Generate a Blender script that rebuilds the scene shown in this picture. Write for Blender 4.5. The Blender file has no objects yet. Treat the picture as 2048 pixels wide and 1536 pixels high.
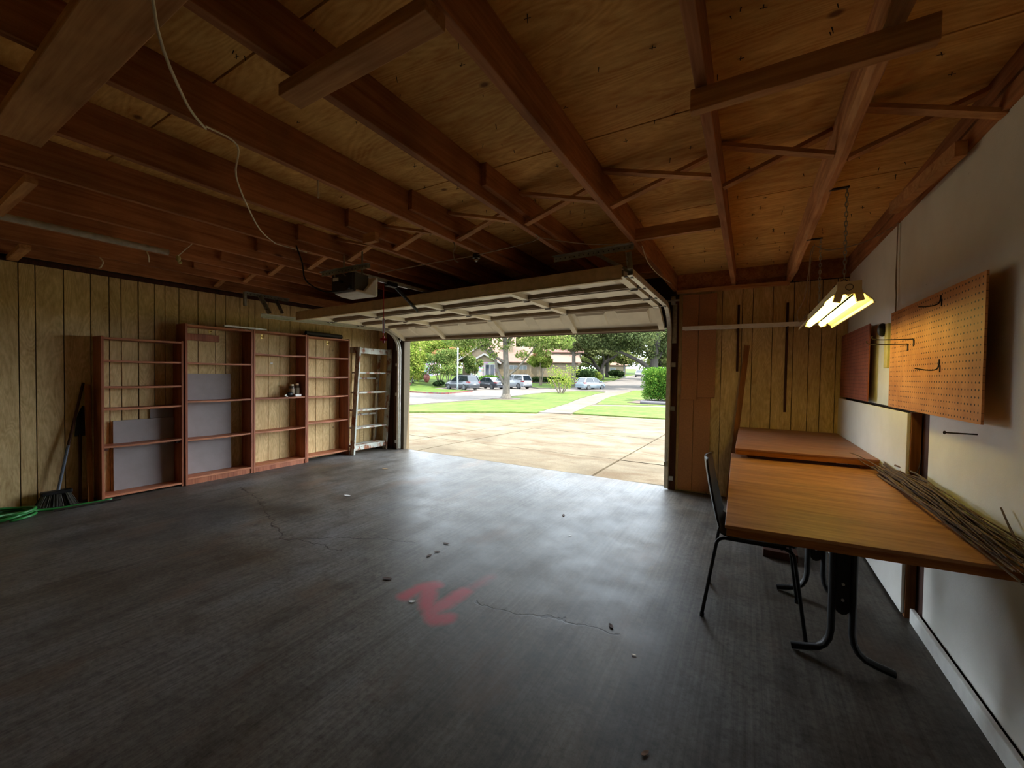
import bpy, bmesh, math, random
from mathutils import Vector, Matrix, Euler
import numpy as np
random.seed(7)
rng = np.random.default_rng(11)
SC = bpy.context.scene
COL = SC.collection

# ------------------------------------------------------------------ camera
CAM_H = 1.42
VY = Vector((474.0, -11.0, 807.0)); VX = Vector((1374.0, 38.0, -807.0))
AY = VY.normalized(); AX = (VX - AY * VX.dot(AY)).normalized(); AZ = AX.cross(AY)
cam_data = bpy.data.cameras.new('camera'); cam = bpy.data.objects.new('camera', cam_data); COL.objects.link(cam)
cam_data.sensor_fit = 'HORIZONTAL'; cam_data.sensor_width = 36.0; cam_data.lens = 807.0 / 2048.0 * 36.0
cam_data.clip_start = 0.02; cam_data.clip_end = 600
cam.matrix_world = Matrix(((AX.x, -AX.y, -AX.z, 0), (AY.x, -AY.y, -AY.z, 0), (AZ.x, -AZ.y, -AZ.z, CAM_H), (0, 0, 0, 1)))
SC.camera = cam

# ------------------------------------------------------------------ sky, sun, exposure
SKY_STRENGTH = 7.0
SUN_STRENGTH = 12.0
EXPOSURE = 0.7
world = bpy.data.worlds.new('sky'); SC.world = world; world.use_nodes = True
bg = world.node_tree.nodes['Background']
bg.inputs['Color'].default_value = (0.78, 0.89, 1.0, 1); bg.inputs['Strength'].default_value = SKY_STRENGTH
sun_data = bpy.data.lights.new('sun', 'SUN'); sun = bpy.data.objects.new('sun', sun_data); COL.objects.link(sun)
sun_data.energy = SUN_STRENGTH; sun_data.angle = math.radians(0.6); sun_data.color = (1.0, 0.93, 0.80)
SUN_DIR = Vector((0.52, 0.06, 0.85)).normalized()          # towards the sun
sun.rotation_euler = SUN_DIR.to_track_quat('Z', 'Y').to_euler(); sun.location = (6, 6, 30)
vs = SC.view_settings
vs.view_transform = 'Standard'; vs.look = 'None'; vs.exposure = EXPOSURE; vs.gamma = 1.0; vs.use_curve_mapping = False
SC.cycles.use_denoising = True
SC.cycles.adaptive_threshold = 0.035; SC.cycles.max_bounces = 6; SC.cycles.diffuse_bounces = 5; SC.cycles.glossy_bounces = 4; SC.cycles.transparent_max_bounces = 12
SC.cycles.sample_clamp_indirect = 8.0; SC.cycles.caustics_reflective = False; SC.cycles.caustics_refractive = False

# ------------------------------------------------------------------ helpers
def S(r, g, b):
    f = lambda c: (c / 12.92 if c <= 0.04045 else ((c + 0.055) / 1.055) ** 2.4)
    return (f(r / 255), f(g / 255), f(b / 255), 1.0)

ORG = {}                                                    # object -> world origin of its vertices
def tag(o, label=None, cat=None, group=None, kind=None):
    if label: o['label'] = label
    if cat: o['category'] = cat
    if group: o['group'] = group
    if kind: o['kind'] = kind
    return o
def thing(name, label, cat, loc=(0, 0, 0), group=None):
    o = bpy.data.objects.new(name, None); COL.objects.link(o); o.location = loc; o.empty_display_size = 0.05
    ORG[o] = Vector(loc); return tag(o, label, cat, group)
def link_mesh(name, me, mat, parent=None, origin=None):
    o = bpy.data.objects.new(name, me); COL.objects.link(o)
    if mat is not None: me.materials.append(mat)
    if parent is not None:
        o.parent = parent; ORG[o] = ORG[parent]
    else:
        ORG[o] = Vector(origin or (0, 0, 0)); o.location = ORG[o]
    return o

class MB:
    def __init__(s): s.v = []; s.f = []
    def add(s, vs, fs):
        n = len(s.v); s.v += [tuple(v) for v in vs]; s.f += [tuple(i + n for i in f) for f in fs]; return s
    def box(s, x0, x1, y0, y1, z0, z1):
        return s.add([(x0,y0,z0),(x1,y0,z0),(x1,y1,z0),(x0,y1,z0),(x0,y0,z1),(x1,y0,z1),(x1,y1,z1),(x0,y1,z1)],
                     [(0,3,2,1),(4,5,6,7),(0,1,5,4),(1,2,6,5),(2,3,7,6),(3,0,4,7)])
    def beam(s, p0, p1, w, h, up=(0, 0, 1)):
        p0 = Vector(p0); p1 = Vector(p1); d = (p1 - p0).normalized(); u = Vector(up)
        r = d.cross(u); r = r.normalized() if r.length > 1e-6 else Vector((1, 0, 0)); u = r.cross(d).normalized()
        vs = [p + r * a * w / 2 + u * b * h / 2 for p in (p0, p1) for a, b in ((-1,-1),(1,-1),(1,1),(-1,1))]
        return s.add(vs, [(0,1,2,3),(7,6,5,4),(0,4,5,1),(1,5,6,2),(2,6,7,3),(3,7,4,0)])
    def tube(s, pts, r, n=8, closed=False, cap=True):
        pts = [Vector(p) for p in pts]; m = len(pts); rs = r if isinstance(r, (list, tuple)) else [r] * m
        ref = None; vs = []
        for i, p in enumerate(pts):
            a = pts[(i - 1) % m] if (closed or i > 0) else p; b = pts[(i + 1) % m] if (closed or i < m - 1) else p
            t = (b - a).normalized()
            if ref is None:
                ref = Vector((0, 0, 1)) if abs(t.z) < 0.9 else Vector((1, 0, 0))
            u = (ref - t * ref.dot(t)); u = u.normalized() if u.length > 1e-6 else t.orthogonal().normalized(); ref = u; w = t.cross(u)
            vs += [p + (u * math.cos(2*math.pi*k/n) + w * math.sin(2*math.pi*k/n)) * rs[i] for k in range(n)]
        fs = []
        for i in range(m if closed else m - 1):
            j = (i + 1) % m
            fs += [(i*n+k, i*n+(k+1)%n, j*n+(k+1)%n, j*n+k) for k in range(n)]
        if cap and not closed: fs += [tuple(range(n-1, -1, -1)), tuple((m-1)*n + k for k in range(n))]
        return s.add(vs, fs)
    def cyl(s, p0, p1, r0, r1=None, n=12): return s.tube([p0, p1], [r0, r0 if r1 is None else r1], n)
    def prism(s, poly, tf, depth):
        n = len(poly); a = [tf(x, y, 0) for x, y in poly]; b = [tf(x, y, depth) for x, y in poly]
        return s.add(a + b, [tuple(range(n-1, -1, -1)), tuple(range(n, 2*n))] + [(i, (i+1)%n, n+(i+1)%n, n+i) for i in range(n)])
    def ball(s, c, r, nu=10, nv=7):
        c = Vector(c); r = Vector(r) if isinstance(r, (tuple, list)) else Vector((r, r, r)); vs = [c + Vector((0, 0, r.z))]
        for j in range(1, nv):
            a = math.pi * j / nv
            vs += [c + Vector((r.x*math.sin(a)*math.cos(2*math.pi*k/nu), r.y*math.sin(a)*math.sin(2*math.pi*k/nu), r.z*math.cos(a))) for k in range(nu)]
        vs.append(c - Vector((0, 0, r.z))); e = len(vs) - 1
        fs = [(0, 1+k, 1+(k+1)%nu) for k in range(nu)]
        for j in range(nv - 2):
            fs += [(1+j*nu+k, 1+(j+1)*nu+k, 1+(j+1)*nu+(k+1)%nu, 1+j*nu+(k+1)%nu) for k in range(nu)]
        b = 1 + (nv-2)*nu; fs += [(b+k, e, b+(k+1)%nu) for k in range(nu)]
        return s.add(vs, fs)
    def loft(s, rings, closed_ring=True, cap=True):
        n = len(rings[0]); vs = [v for r in rings for v in r]; fs = []
        for i in range(len(rings) - 1):
            for k in range(n if closed_ring else n - 1):
                fs.append((i*n+k, i*n+(k+1)%n, (i+1)*n+(k+1)%n, (i+1)*n+k))
        if cap and closed_ring: fs += [tuple(range(n-1, -1, -1)), tuple((len(rings)-1)*n + k for k in range(n))]
        return s.add(vs, fs)
    def build(s, name, mat, parent=None, smooth=False, bevel=0, origin=None, auto=False):
        o0 = ORG[parent] if parent is not None else Vector(origin or (0, 0, 0))
        me = bpy.data.meshes.new(name); me.from_pydata([(v[0]-o0.x, v[1]-o0.y, v[2]-o0.z) for v in s.v], [], s.f)
        bm = bmesh.new(); bm.from_mesh(me); bmesh.ops.recalc_face_normals(bm, faces=bm.faces); bm.to_mesh(me); bm.free()
        if smooth: me.polygons.foreach_set('use_smooth', [True] * len(me.polygons))
        o = link_mesh(name, me, mat, parent, origin)
        if bevel:
            m = o.modifiers.new('edge', 'BEVEL'); m.width = bevel; m.segments = 2; m.limit_method = 'ANGLE'
        if smooth and auto: me.set_sharp_from_angle(angle=math.radians(40))
        return o
def B(*a): return MB().box(*a)
def struct(o): o['kind'] = 'structure'; return o
def curve_pts(pts, n=6):                                    # Catmull-Rom through the points
    P = [Vector(p) for p in pts]; out = []
    for i in range(len(P) - 1):
        a, b, c, d = P[max(i-1, 0)], P[i], P[i+1], P[min(i+2, len(P)-1)]
        for k in range(n):
            t = k / n
            out.append(0.5 * ((2*b) + (c-a)*t + (2*a-5*b+4*c-d)*t*t + (3*b-a-3*c+d)*t**3))
    return out + [P[-1]]

# ------------------------------------------------------------------ materials
class NT:
    def __init__(s, name):
        s.m = bpy.data.materials.new(name); s.m.use_nodes = True; s.t = s.m.node_tree; s.p = s.t.nodes['Principled BSDF']; s.out = s.t.nodes['Material Output']
    def n(s, typ, **kw):
        nd = s.t.nodes.new(typ)
        for k, v in kw.items():
            if k.startswith('i_'):
                key = k[2:].replace('_', ' '); nd.inputs[key].default_value = v
            else: setattr(nd, k, v)
        return nd
    def l(s, a, b): s.t.links.new(a, b)
    def coord(s, scale=(1, 1, 1), kind='Object', rot=(0, 0, 0)):
        c = s.n('ShaderNodeTexCoord'); mp = s.n('ShaderNodeMapping'); mp.inputs['Scale'].default_value = scale; mp.inputs['Rotation'].default_value = rot
        s.l(c.outputs[kind], mp.inputs['Vector']); return mp.outputs['Vector']
    def noise(s, vec, scale, detail=4, rough=0.55, dist=0.0):
        nd = s.n('ShaderNodeTexNoise'); nd.inputs['Scale'].default_value = scale; nd.inputs['Detail'].default_value = detail
        nd.inputs['Roughness'].default_value = rough; nd.inputs['Distortion'].default_value = dist; s.l(vec, nd.inputs['Vector']); return nd.outputs['Fac']
    def ramp(s, fac, stops):
        r = s.n('ShaderNodeValToRGB'); e = r.color_ramp.elements
        while len(e) < len(stops): e.new(0.5)
        for i, (p, c) in enumerate(stops):
            e[i].position = p; e[i].color = c if len(c) == 4 else (*c, 1)
        s.l(fac, r.inputs['Fac']); return r.outputs['Color']
    def mix(s, fac, a, b, blend='MIX'):
        m = s.n('ShaderNodeMix', data_type='RGBA', blend_type=blend)
        for sock, val in ((m.inputs[0], fac), (m.inputs[6], a), (m.inputs[7], b)):
            if hasattr(val, 'is_linked'): s.l(val, sock)
            else: sock.default_value = val
        return m.outputs[2]
    def math(s, op, a, b=0.0, c=0.0, clamp=False):
        m = s.n('ShaderNodeMath', operation=op); m.use_clamp = clamp
        for i, val in enumerate((a, b, c)):
            if hasattr(val, 'is_linked'): s.l(val, m.inputs[i])
            else: m.inputs[i].default_value = val
        return m.outputs[0]
    def bump(s, h, strength=0.2, dist=0.01):
        b = s.n('ShaderNodeBump'); b.inputs['Strength'].default_value = strength; b.inputs['Distance'].default_value = dist
        s.l(h, b.inputs['Height']); s.l(b.outputs['Normal'], s.p.inputs['Normal'])
    def vary(s, col, amt=0.15):
        oi = s.n('ShaderNodeObjectInfo'); hv = s.n('ShaderNodeHueSaturation')
        s.l(s.math('MULTIPLY_ADD', oi.outputs['Random'], 2 * amt, 1 - amt), hv.inputs['Value']); s.l(col, hv.inputs['Color']); return hv.outputs['Color']
    def col(s, c):
        if hasattr(c, 'is_linked'): s.l(c, s.p.inputs['Base Color'])
        else: s.p.inputs['Base Color'].default_value = c
    def set(s, rough=None, metal=None, spec=None):
        if rough is not None: s.p.inputs['Roughness'].default_value = rough
        if metal is not None: s.p.inputs['Metallic'].default_value = metal
        if spec is not None: s.p.inputs['Specular IOR Level'].default_value = spec
        return s.m

def plain(name, c, rough=0.6, metal=0.0, spec=0.5, mottle=0.12, scale=18, bump=0.0):
    n = NT(name); v = n.coord(); f = n.noise(v, scale, 5)
    d = (c[0]*(1-mottle*2), c[1]*(1-mottle*2), c[2]*(1-mottle*2), 1); li = tuple(min(1, x*(1+mottle)) for x in c[:3]) + (1,)
    n.col(n.ramp(f, [(0.25, d), (0.7, li)]))
    if bump: n.bump(f, bump)
    return n.set(rough, metal, spec)

def wood(name, dark, light, axis='Y', freq=14, rough=0.75, vary=0.14, bump=0.25, stain=0.35, knots=True):
    n = NT(name); s = [freq, freq, freq]; s['XYZ'.index(axis)] = 0.9
    v = n.coord(tuple(s)); oi = n.n('ShaderNodeObjectInfo')
    off = n.n('ShaderNodeVectorMath', operation='ADD'); n.l(v, off.inputs[0])
    cb = n.n('ShaderNodeCombineXYZ'); sh = n.math('MULTIPLY', oi.outputs['Random'], 37.0)
    for i in range(3): n.l(sh, cb.inputs[i])
    n.l(cb.outputs[0], off.inputs[1])
    g = n.noise(off.outputs[0], 1.0, 4, 0.6, 1.1); g2 = n.noise(off.outputs[0], 4.0, 2, 0.6, 0.3)
    gg = n.math('MULTIPLY_ADD', g2, 0.35, n.math('MULTIPLY', g, 0.65))
    c = n.ramp(gg, [(0.33, dark), (0.62, light)])
    big = n.noise(n.coord(), 2.3, 3, 0.6)
    st = n.ramp(big, [(0.3, (1-stain, 1-stain, 1-stain, 1)), (0.6, (1, 1, 1, 1))])
    c = n.mix(1.0, c, st, 'MULTIPLY')
    if knots:
        vo = n.n('ShaderNodeTexVoronoi'); vo.inputs['Scale'].default_value = 2.6; vo.inputs['Randomness'].default_value = 1.0
        s2 = [1.0, 1.0, 1.0]; s2['XYZ'.index(axis)] = 0.45; n.l(n.coord(tuple(s2)), vo.inputs['Vector'])
        k = n.ramp(vo.outputs['Distance'], [(0.035, (0.25, 0.2, 0.18, 1)), (0.075, (1, 1, 1, 1))]); c = n.mix(1.0, c, k, 'MULTIPLY')
    c = n.vary(c, vary); n.col(c); n.bump(gg, bump, 0.004)
    return n.set(rough, 0, 0.3)

M = {}
M['joist'] = wood('joist_wood', S(146, 88, 52), S(196, 134, 88), 'Y', 16, 0.8, 0.12)
M['joistlight'] = wood('pale_rough_joist_wood', S(176, 112, 70), S(228, 170, 118), 'Y', 16, 0.8, 0.05)
M['block'] = wood('blocking_wood', S(176, 114, 68), S(222, 166, 110), 'X', 16, 0.8, 0.12)
M['stud'] = wood('stud_wood', S(120, 70, 34), S(170, 112, 60), 'Z', 16, 0.8, 0.1)
M['case'] = wood('bookcase_wood', S(122, 66, 44), S(174, 106, 74), 'Z', 18, 0.55, 0.08, 0.12, 0.2, False)
M['shelf'] = wood('shelf_wood', S(146, 84, 58), S(196, 128, 92), 'Y', 18, 0.55, 0.1, 0.12, 0.2, False)
M['brown'] = plain('brown_hardboard', S(172, 118, 78), 0.65, mottle=0.10, scale=60)
M['trim'] = wood('dark_trim_wood', S(52, 26, 14), S(84, 44, 24), 'Z', 16, 0.7, 0.08)
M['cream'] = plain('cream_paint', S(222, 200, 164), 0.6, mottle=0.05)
M['jamb'] = plain('dimmed_jamb_paint', tuple(c * 0.13 for c in S(232, 206, 166)[:3]) + (1,), 0.7, spec=0.1, mottle=0.05)  # cream jamb colour darkened to offset the strong daylight falling on it
M['white'] = plain('white_paint', S(232, 230, 223), 0.5, mottle=0.06)
M['greyboard'] = plain('grey_board', S(150, 138, 136), 0.85, mottle=0.06, scale=6)
M['black'] = plain('black_metal', S(20, 19, 20), 0.42, 0.4, mottle=0.2)
M['blackplastic'] = plain('black_plastic', S(22, 22, 23), 0.45)
M['greyplastic'] = plain('grey_plastic', S(78, 76, 72), 0.5, mottle=0.05)
M['steel'] = plain('galvanised_steel', S(176, 174, 168), 0.38, 0.9, mottle=0.12, scale=25)
M['track'] = plain('galvanised_track', S(214, 210, 198), 0.45, 0.3, mottle=0.1, scale=25)
M['dullsteel'] = plain('dull_angle_steel', S(160, 156, 140), 0.55, 0.35, mottle=0.18, scale=25)
M['string'] = plain('pale_string', S(232, 218, 190), 0.9)
M['greyrope'] = plain('grey_cord', S(166, 148, 128), 0.9)
M['nail'] = plain('nail_steel', S(60, 52, 46), 0.5, 0.7)
M['red'] = plain('red_plastic', S(170, 26, 34), 0.4)
M['hose'] = plain('green_hose', S(42, 118, 52), 0.4)
M['brass'] = plain('brass_hook', S(196, 164, 92), 0.35, 0.8)
M['bristle'] = plain('broom_bristle', S(86, 82, 72), 0.9)
M['twig'] = plain('twig_bark', S(104, 80, 60), 0.85, mottle=0.3, scale=30)
M['yellow'] = plain('pale_yellow_plastic', S(200, 186, 120), 0.5)

def plywood(name, dark, light, fx, rough=0.8, vary=0.08, stain=0.35, scale=1.0, ax='X'):
    n = NT(name); sc = [3.2*scale, 3.2*scale, 3.2*scale]; sc['XYZ'.index(ax)] = 0.7*scale
    v = n.coord(tuple(sc)); oi = n.n('ShaderNodeObjectInfo')
    off = n.n('ShaderNodeVectorMath', operation='ADD'); n.l(v, off.inputs[0]); cb = n.n('ShaderNodeCombineXYZ')
    sh = n.math('MULTIPLY', oi.outputs['Random'], 23.0)
    for i in range(3): n.l(sh, cb.inputs[i])
    n.l(cb.outputs[0], off.inputs[1])
    w = n.noise(off.outputs[0], 1.0, 2, 0.45, 0.5)
    rings = n.math('SINE', n.math('MULTIPLY', w, fx)); fine = n.noise(off.outputs[0], 16.0, 5, 0.7); med = n.noise(off.outputs[0], 4.0, 4, 0.6, 0.4)
    f = n.math('ADD', n.math('MULTIPLY_ADD', rings, 0.05, 0.02), n.math('ADD', n.math('MULTIPLY', fine, 0.5), n.math('MULTIPLY', med, 0.42)))
    c = n.ramp(f, [(0.28, dark), (0.66, light)])
    st = n.ramp(n.noise(n.coord(), 1.3, 5, 0.62), [(0.34, (1-stain, 1-stain*1.05, 1-stain*1.1, 1)), (0.58, (1, 1, 1, 1))])
    c = n.mix(1.0, c, st, 'MULTIPLY')
    vo = n.n('ShaderNodeTexVoronoi'); vo.inputs['Scale'].default_value = 2.1; n.l(n.coord((1, 1.4, 1)), vo.inputs['Vector'])
    k = n.ramp(vo.outputs['Distance'], [(0.03, (0.3, 0.22, 0.18, 1)), (0.065, (1, 1, 1, 1))]); c = n.mix(1.0, c, k, 'MULTIPLY')
    n.col(n.vary(c, vary)); n.bump(f, 0.18, 0.003); return n.set(rough, 0, 0.25)
M['deck'] = plywood('roof_deck_plywood', S(206, 138, 66), S(255, 212, 128), 150.0, stain=0.22)
M['siding'] = plywood('grooved_plywood_siding', S(184, 150, 98), S(236, 208, 154), 170.0, 0.75, 0.05, 0.16, 1.3, 'Z')
M['back'] = plain('dark_wall_backing', S(58, 40, 22), 0.9)

def wall_white():
    n = NT('white_wallboard'); v = n.coord(); f = n.noise(v, 160, 4, 0.6); b = n.noise(v, 1.6, 5, 0.6); sp = n.noise(v, 22, 3, 0.7)
    c = n.ramp(b, [(0.3, S(218, 214, 204)), (0.65, S(236, 233, 225))])
    mk = n.ramp(sp, [(0.735, (1, 1, 1, 1)), (0.76, (0.62, 0.6, 0.58, 1))]); n.col(n.mix(1.0, c, mk, 'MULTIPLY'))
    n.bump(f, 0.35, 0.003); return n.set(0.75, 0, 0.3)
M['wall'] = wall_white()

def seg_mask(n, vec, segs, width, soft):
    """soft mask round line segments lying on a surface"""
    best = None
    for (a, b) in segs:
        A = Vector((*a, 0)); Bv = Vector((*b, 0)); d = Bv - A
        sub = n.n('ShaderNodeVectorMath', operation='SUBTRACT'); n.l(vec, sub.inputs[0]); sub.inputs[1].default_value = A
        dot = n.n('ShaderNodeVectorMath', operation='DOT_PRODUCT'); n.l(sub.outputs[0], dot.inputs[0]); dot.inputs[1].default_value = d
        t = n.math('DIVIDE', dot.outputs['Value'], max(d.dot(d), 1e-6), clamp=True)
        sc = n.n('ShaderNodeVectorMath', operation='SCALE'); sc.inputs[0].default_value = d; n.l(t, sc.inputs['Scale'])
        df = n.n('ShaderNodeVectorMath', operation='DISTANCE'); n.l(sub.outputs[0], df.inputs[0]); n.l(sc.outputs[0], df.inputs[1])
        best = df.outputs['Value'] if best is None else n.math('MINIMUM', best, df.outputs['Value'])
    mr = n.n('ShaderNodeMapRange'); mr.inputs['From Min'].default_value = width; mr.inputs['From Max'].default_value = width + soft
    mr.inputs['To Min'].default_value = 1.0; mr.inputs['To Max'].default_value = 0.0; n.l(best, mr.inputs['Value']); return mr.outputs['Result']
def polyline(p): return list(zip(p[:-1], p[1:]))

def concrete_floor():
    n = NT('worn_concrete_floor'); v = n.coord()
    big = n.noise(v, 0.75, 6, 0.62, 0.4); mid = n.noise(v, 3.2, 6, 0.65); fine = n.noise(v, 90, 3, 0.6)
    streak = n.noise(n.coord((55, 0.9, 1), rot=(0, 0, math.radians(2))), 1.0, 5, 0.65, 0.2); broad = n.noise(n.coord((6, 0.5, 1)), 1.0, 4, 0.6, 0.4)
    c = n.ramp(big, [(0.30, S(88, 76, 63)), (0.50, S(109, 103, 95)), (0.68, S(119, 118, 117))])
    c = n.mix(0.55, c, n.ramp(mid, [(0.3, (0.62, 0.58, 0.54, 1)), (0.62, (1.08, 1.08, 1.08, 1))]), 'MULTIPLY')
    c = n.mix(0.75, c, n.ramp(streak, [(0.36, (0.62, 0.61, 0.60, 1)), (0.6, (1.08, 1.08, 1.08, 1))]), 'MULTIPLY')
    c = n.mix(0.6, c, n.ramp(broad, [(0.34, (0.6, 0.56, 0.52, 1)), (0.55, (1, 1, 1, 1))]), 'MULTIPLY')
    oil = n.noise(n.coord((0.55, 0.5, 1)), 1.1, 6, 0.66, 0.6); c = n.mix(0.85, c, n.ramp(oil, [(0.36, (0.42, 0.40, 0.37, 1)), (0.54, (1.0, 0.99, 0.98, 1)), (0.7, (1.12, 1.12, 1.13, 1))]), 'MULTIPLY')
    grit = n.noise(v, 34, 5, 0.75); c = n.mix(0.7, c, n.ramp(grit, [(0.36, (0.55, 0.54, 0.53, 1)), (0.56, (1.12, 1.12, 1.12, 1))]), 'MULTIPLY')
    blot = n.noise(v, 5.5, 6, 0.7, 0.5); c = n.mix(0.75, c, n.ramp(blot, [(0.32, (0.55, 0.52, 0.49, 1)), (0.5, (1.0, 1.0, 1.0, 1))]), 'MULTIPLY')
    rust = n.ramp(n.noise(n.coord((1.4, 0.7, 1)), 1.6, 5, 0.6), [(0.56, (0, 0, 0, 1)), (0.72, (1, 1, 1, 1))])
    c = n.mix(n.math('MULTIPLY', rust, 0.5), c, S(106, 80, 60))
    jit = n.n('ShaderNodeVectorMath', operation='ADD'); n.l(v, jit.inputs[0])
    nz = n.n('ShaderNodeTexNoise'); nz.inputs['Scale'].default_value = 9; nz.inputs['Detail'].default_value = 4; n.l(v, nz.inputs['Vector'])
    sb = n.n('ShaderNodeVectorMath', operation='SUBTRACT'); n.l(nz.outputs['Color'], sb.inputs[0]); sb.inputs[1].default_value = (0.5, 0.5, 0.5)
    scl = n.n('ShaderNodeVectorMath', operation='MULTIPLY'); n.l(sb.outputs[0], scl.inputs[0]); scl.inputs[1].default_value = (0.16, 0.16, 0); n.l(scl.outputs[0], jit.inputs[1])
    cr = []
    for p in ([(-5.3, 2.55), (-4.7, 2.45), (-4.215, 2.253), (-3.77, 2.08), (-3.36, 1.96), (-3.18, 2.03), (-2.79, 2.07)], [(-1.46, 2.04), (-1.26, 2.05), (-0.97, 2.14), (-0.6, 2.2)],
              [(-3.36, 1.96), (-2.9, 2.3), (-2.4, 2.5)]):
        cr += polyline(p)
    ck = seg_mask(n, jit.outputs[0], cr, 0.003, 0.006); c = n.mix(n.math('MULTIPLY', ck, 0.75), c, S(38, 33, 30))
    pj = n.n('ShaderNodeVectorMath', operation='ADD'); n.l(v, pj.inputs[0])
    s3 = n.n('ShaderNodeVectorMath', operation='MULTIPLY'); n.l(sb.outputs[0], s3.inputs[0]); s3.inputs[1].default_value = (0.06, 0.06, 0); n.l(s3.outputs[0], pj.inputs[1])
    segs = polyline([(-1.86, 1.86), (-1.85, 1.97), (-1.79, 2.06)]) + polyline([(-1.80, 2.02), (-1.70, 1.89), (-1.60, 1.80), (-1.53, 1.77), (-1.48, 1.82)]) + polyline([(-1.60, 1.83), (-1.585, 1.96), (-1.57, 2.09)])
    pm = seg_mask(n, pj.outputs[0], segs, 0.026, 0.05); pm2 = seg_mask(n, pj.outputs[0], polyline([(-1.57, 2.09), (-1.53, 2.35)]), 0.004, 0.06)
    pm = n.math('MAXIMUM', pm, n.math('MULTIPLY', pm2, 0.4))
    c = n.mix(n.math('MULTIPLY', pm, n.math('MULTIPLY_ADD', mid, 0.7, 0.42), clamp=True), c, S(178, 48, 60)); n.col(c)
    h = n.math('ADD', n.math('MULTIPLY', streak, 0.6), n.math('ADD', n.math('MULTIPLY', fine, 0.25), n.math('MULTIPLY', ck, -1.2)))
    n.bump(h, 0.3, 0.003)
    r = n.ramp(mid, [(0.3, (0.40, 0.40, 0.40, 1)), (0.7, (0.56, 0.56, 0.56, 1))]); n.l(r, n.p.inputs['Roughness']); n.set(spec=0.2); return n.m
M['floor'] = concrete_floor()

def pegboard(name, dark, light):
    n = NT(name); v = n.coord(); sp = n.n('ShaderNodeSeparateXYZ'); n.l(v, sp.inputs[0]); d2 = None
    for k in ('Y', 'Z'):
        fr = n.math('SUBTRACT', n.math('FRACT', n.math('DIVIDE', sp.outputs[k], 0.0312)), 0.5); sq = n.math('MULTIPLY', fr, fr); d2 = sq if d2 is None else n.math('ADD', d2, sq)
    hole = n.math('LESS_THAN', n.math('SQRT', d2), 0.15)
    c = n.ramp(n.noise(v, 5, 6, 0.62), [(0.3, dark), (0.66, light)]); n.col(n.mix(hole, c, S(34, 16, 8)))
    n.bump(n.math('SUBTRACT', 1.0, hole), 0.6, 0.004); return n.set(0.6, 0, 0.35)
M['peg'] = pegboard('tan_pegboard', S(178, 112, 62), S(216, 150, 92))
M['pegdark'] = pegboard('dark_red_pegboard', S(128, 62, 42), S(164, 92, 64))
def tabletop(name, dark, light, worn):
    n = NT(name); v = n.coord((2.0, 26, 26)); g = n.noise(v, 1.0, 6, 0.62, 0.5); b = n.noise(n.coord((1.2, 3.2, 2)), 1.5, 6, 0.66)
    c = n.ramp(g, [(0.32, dark), (0.66, light)]); c = n.mix(n.ramp(b, [(0.48, (0, 0, 0, 1)), (0.7, (0.55, 0.55, 0.55, 1))]), c, worn)
    sp = n.ramp(n.noise(n.coord((10, 60, 20)), 1.0, 3, 0.6), [(0.70, (0, 0, 0, 1)), (0.76, (0.5, 0.5, 0.5, 1))]); c = n.mix(sp, c, S(196, 160, 116))
    n.col(c); n.bump(g, 0.1, 0.002); return n.set(0.5, 0, 0.4)
M['table'] = tabletop('worn_table_plywood', S(146, 92, 54), S(190, 134, 88), S(112, 84, 64))
M['bench'] = tabletop('red_brown_bench_top', S(132, 84, 64), S(168, 116, 92), S(150, 128, 116))
M['edge'] = wood('table_edge_wood', S(128, 70, 28), S(178, 112, 52), 'X', 18, 0.6, 0.05, 0.15, 0.25)
M['ladder'] = (lambda n: (n.col(n.mix(n.ramp(n.noise(n.coord((1, 1, 0.6)), 9, 5, 0.65), [(0.50, (0, 0, 0, 1)), (0.60, (1, 1, 1, 1))]), n.ramp(n.noise(n.coord(), 5, 4), [(0.3, S(150, 152, 142)), (0.7, S(196, 194, 180))]), S(128, 78, 48))), n.set(0.8))[1])(NT('peeling_grey_green_paint'))
M['door'] = plain('white_door_steel', S(244, 238, 220), 0.5, mottle=0.04, scale=8)
M['strut'] = plain('olive_tan_strut', S(206, 182, 136), 0.6, mottle=0.1)
M['rail'] = plain('door_rail_brown', S(128, 108, 84), 0.6, mottle=0.12, scale=20)
M['seal'] = plain('brown_rubber_seal', S(70, 40, 28), 0.7)
def emis(name, col, strength):
    n = NT(name); n.p.inputs['Base Color'].default_value = (0.8, 0.8, 0.75, 1); n.p.inputs['Emission Color'].default_value = (*col, 1); n.p.inputs['Emission Strength'].default_value = strength; return n.set(0.4)
M['tube'] = emis('lit_fluorescent_tube', (1.0, 0.83, 0.20), 7.8)
M['reflector'] = plain('white_reflector_enamel', S(236, 226, 190), 0.35, mottle=0.02)
M['enamel'] = plain('old_cream_enamel', S(232, 214, 166), 0.5, mottle=0.05)
# ================================================================== THE GARAGE SHELL
XL, XR, YF, YB = -6.2, 0.885, 5.45, -1.3
struct(B(XL - 0.15, 1.05, YB - 0.15, 5.52, -0.12, 0.0).build('floor', M['floor']))
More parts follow.
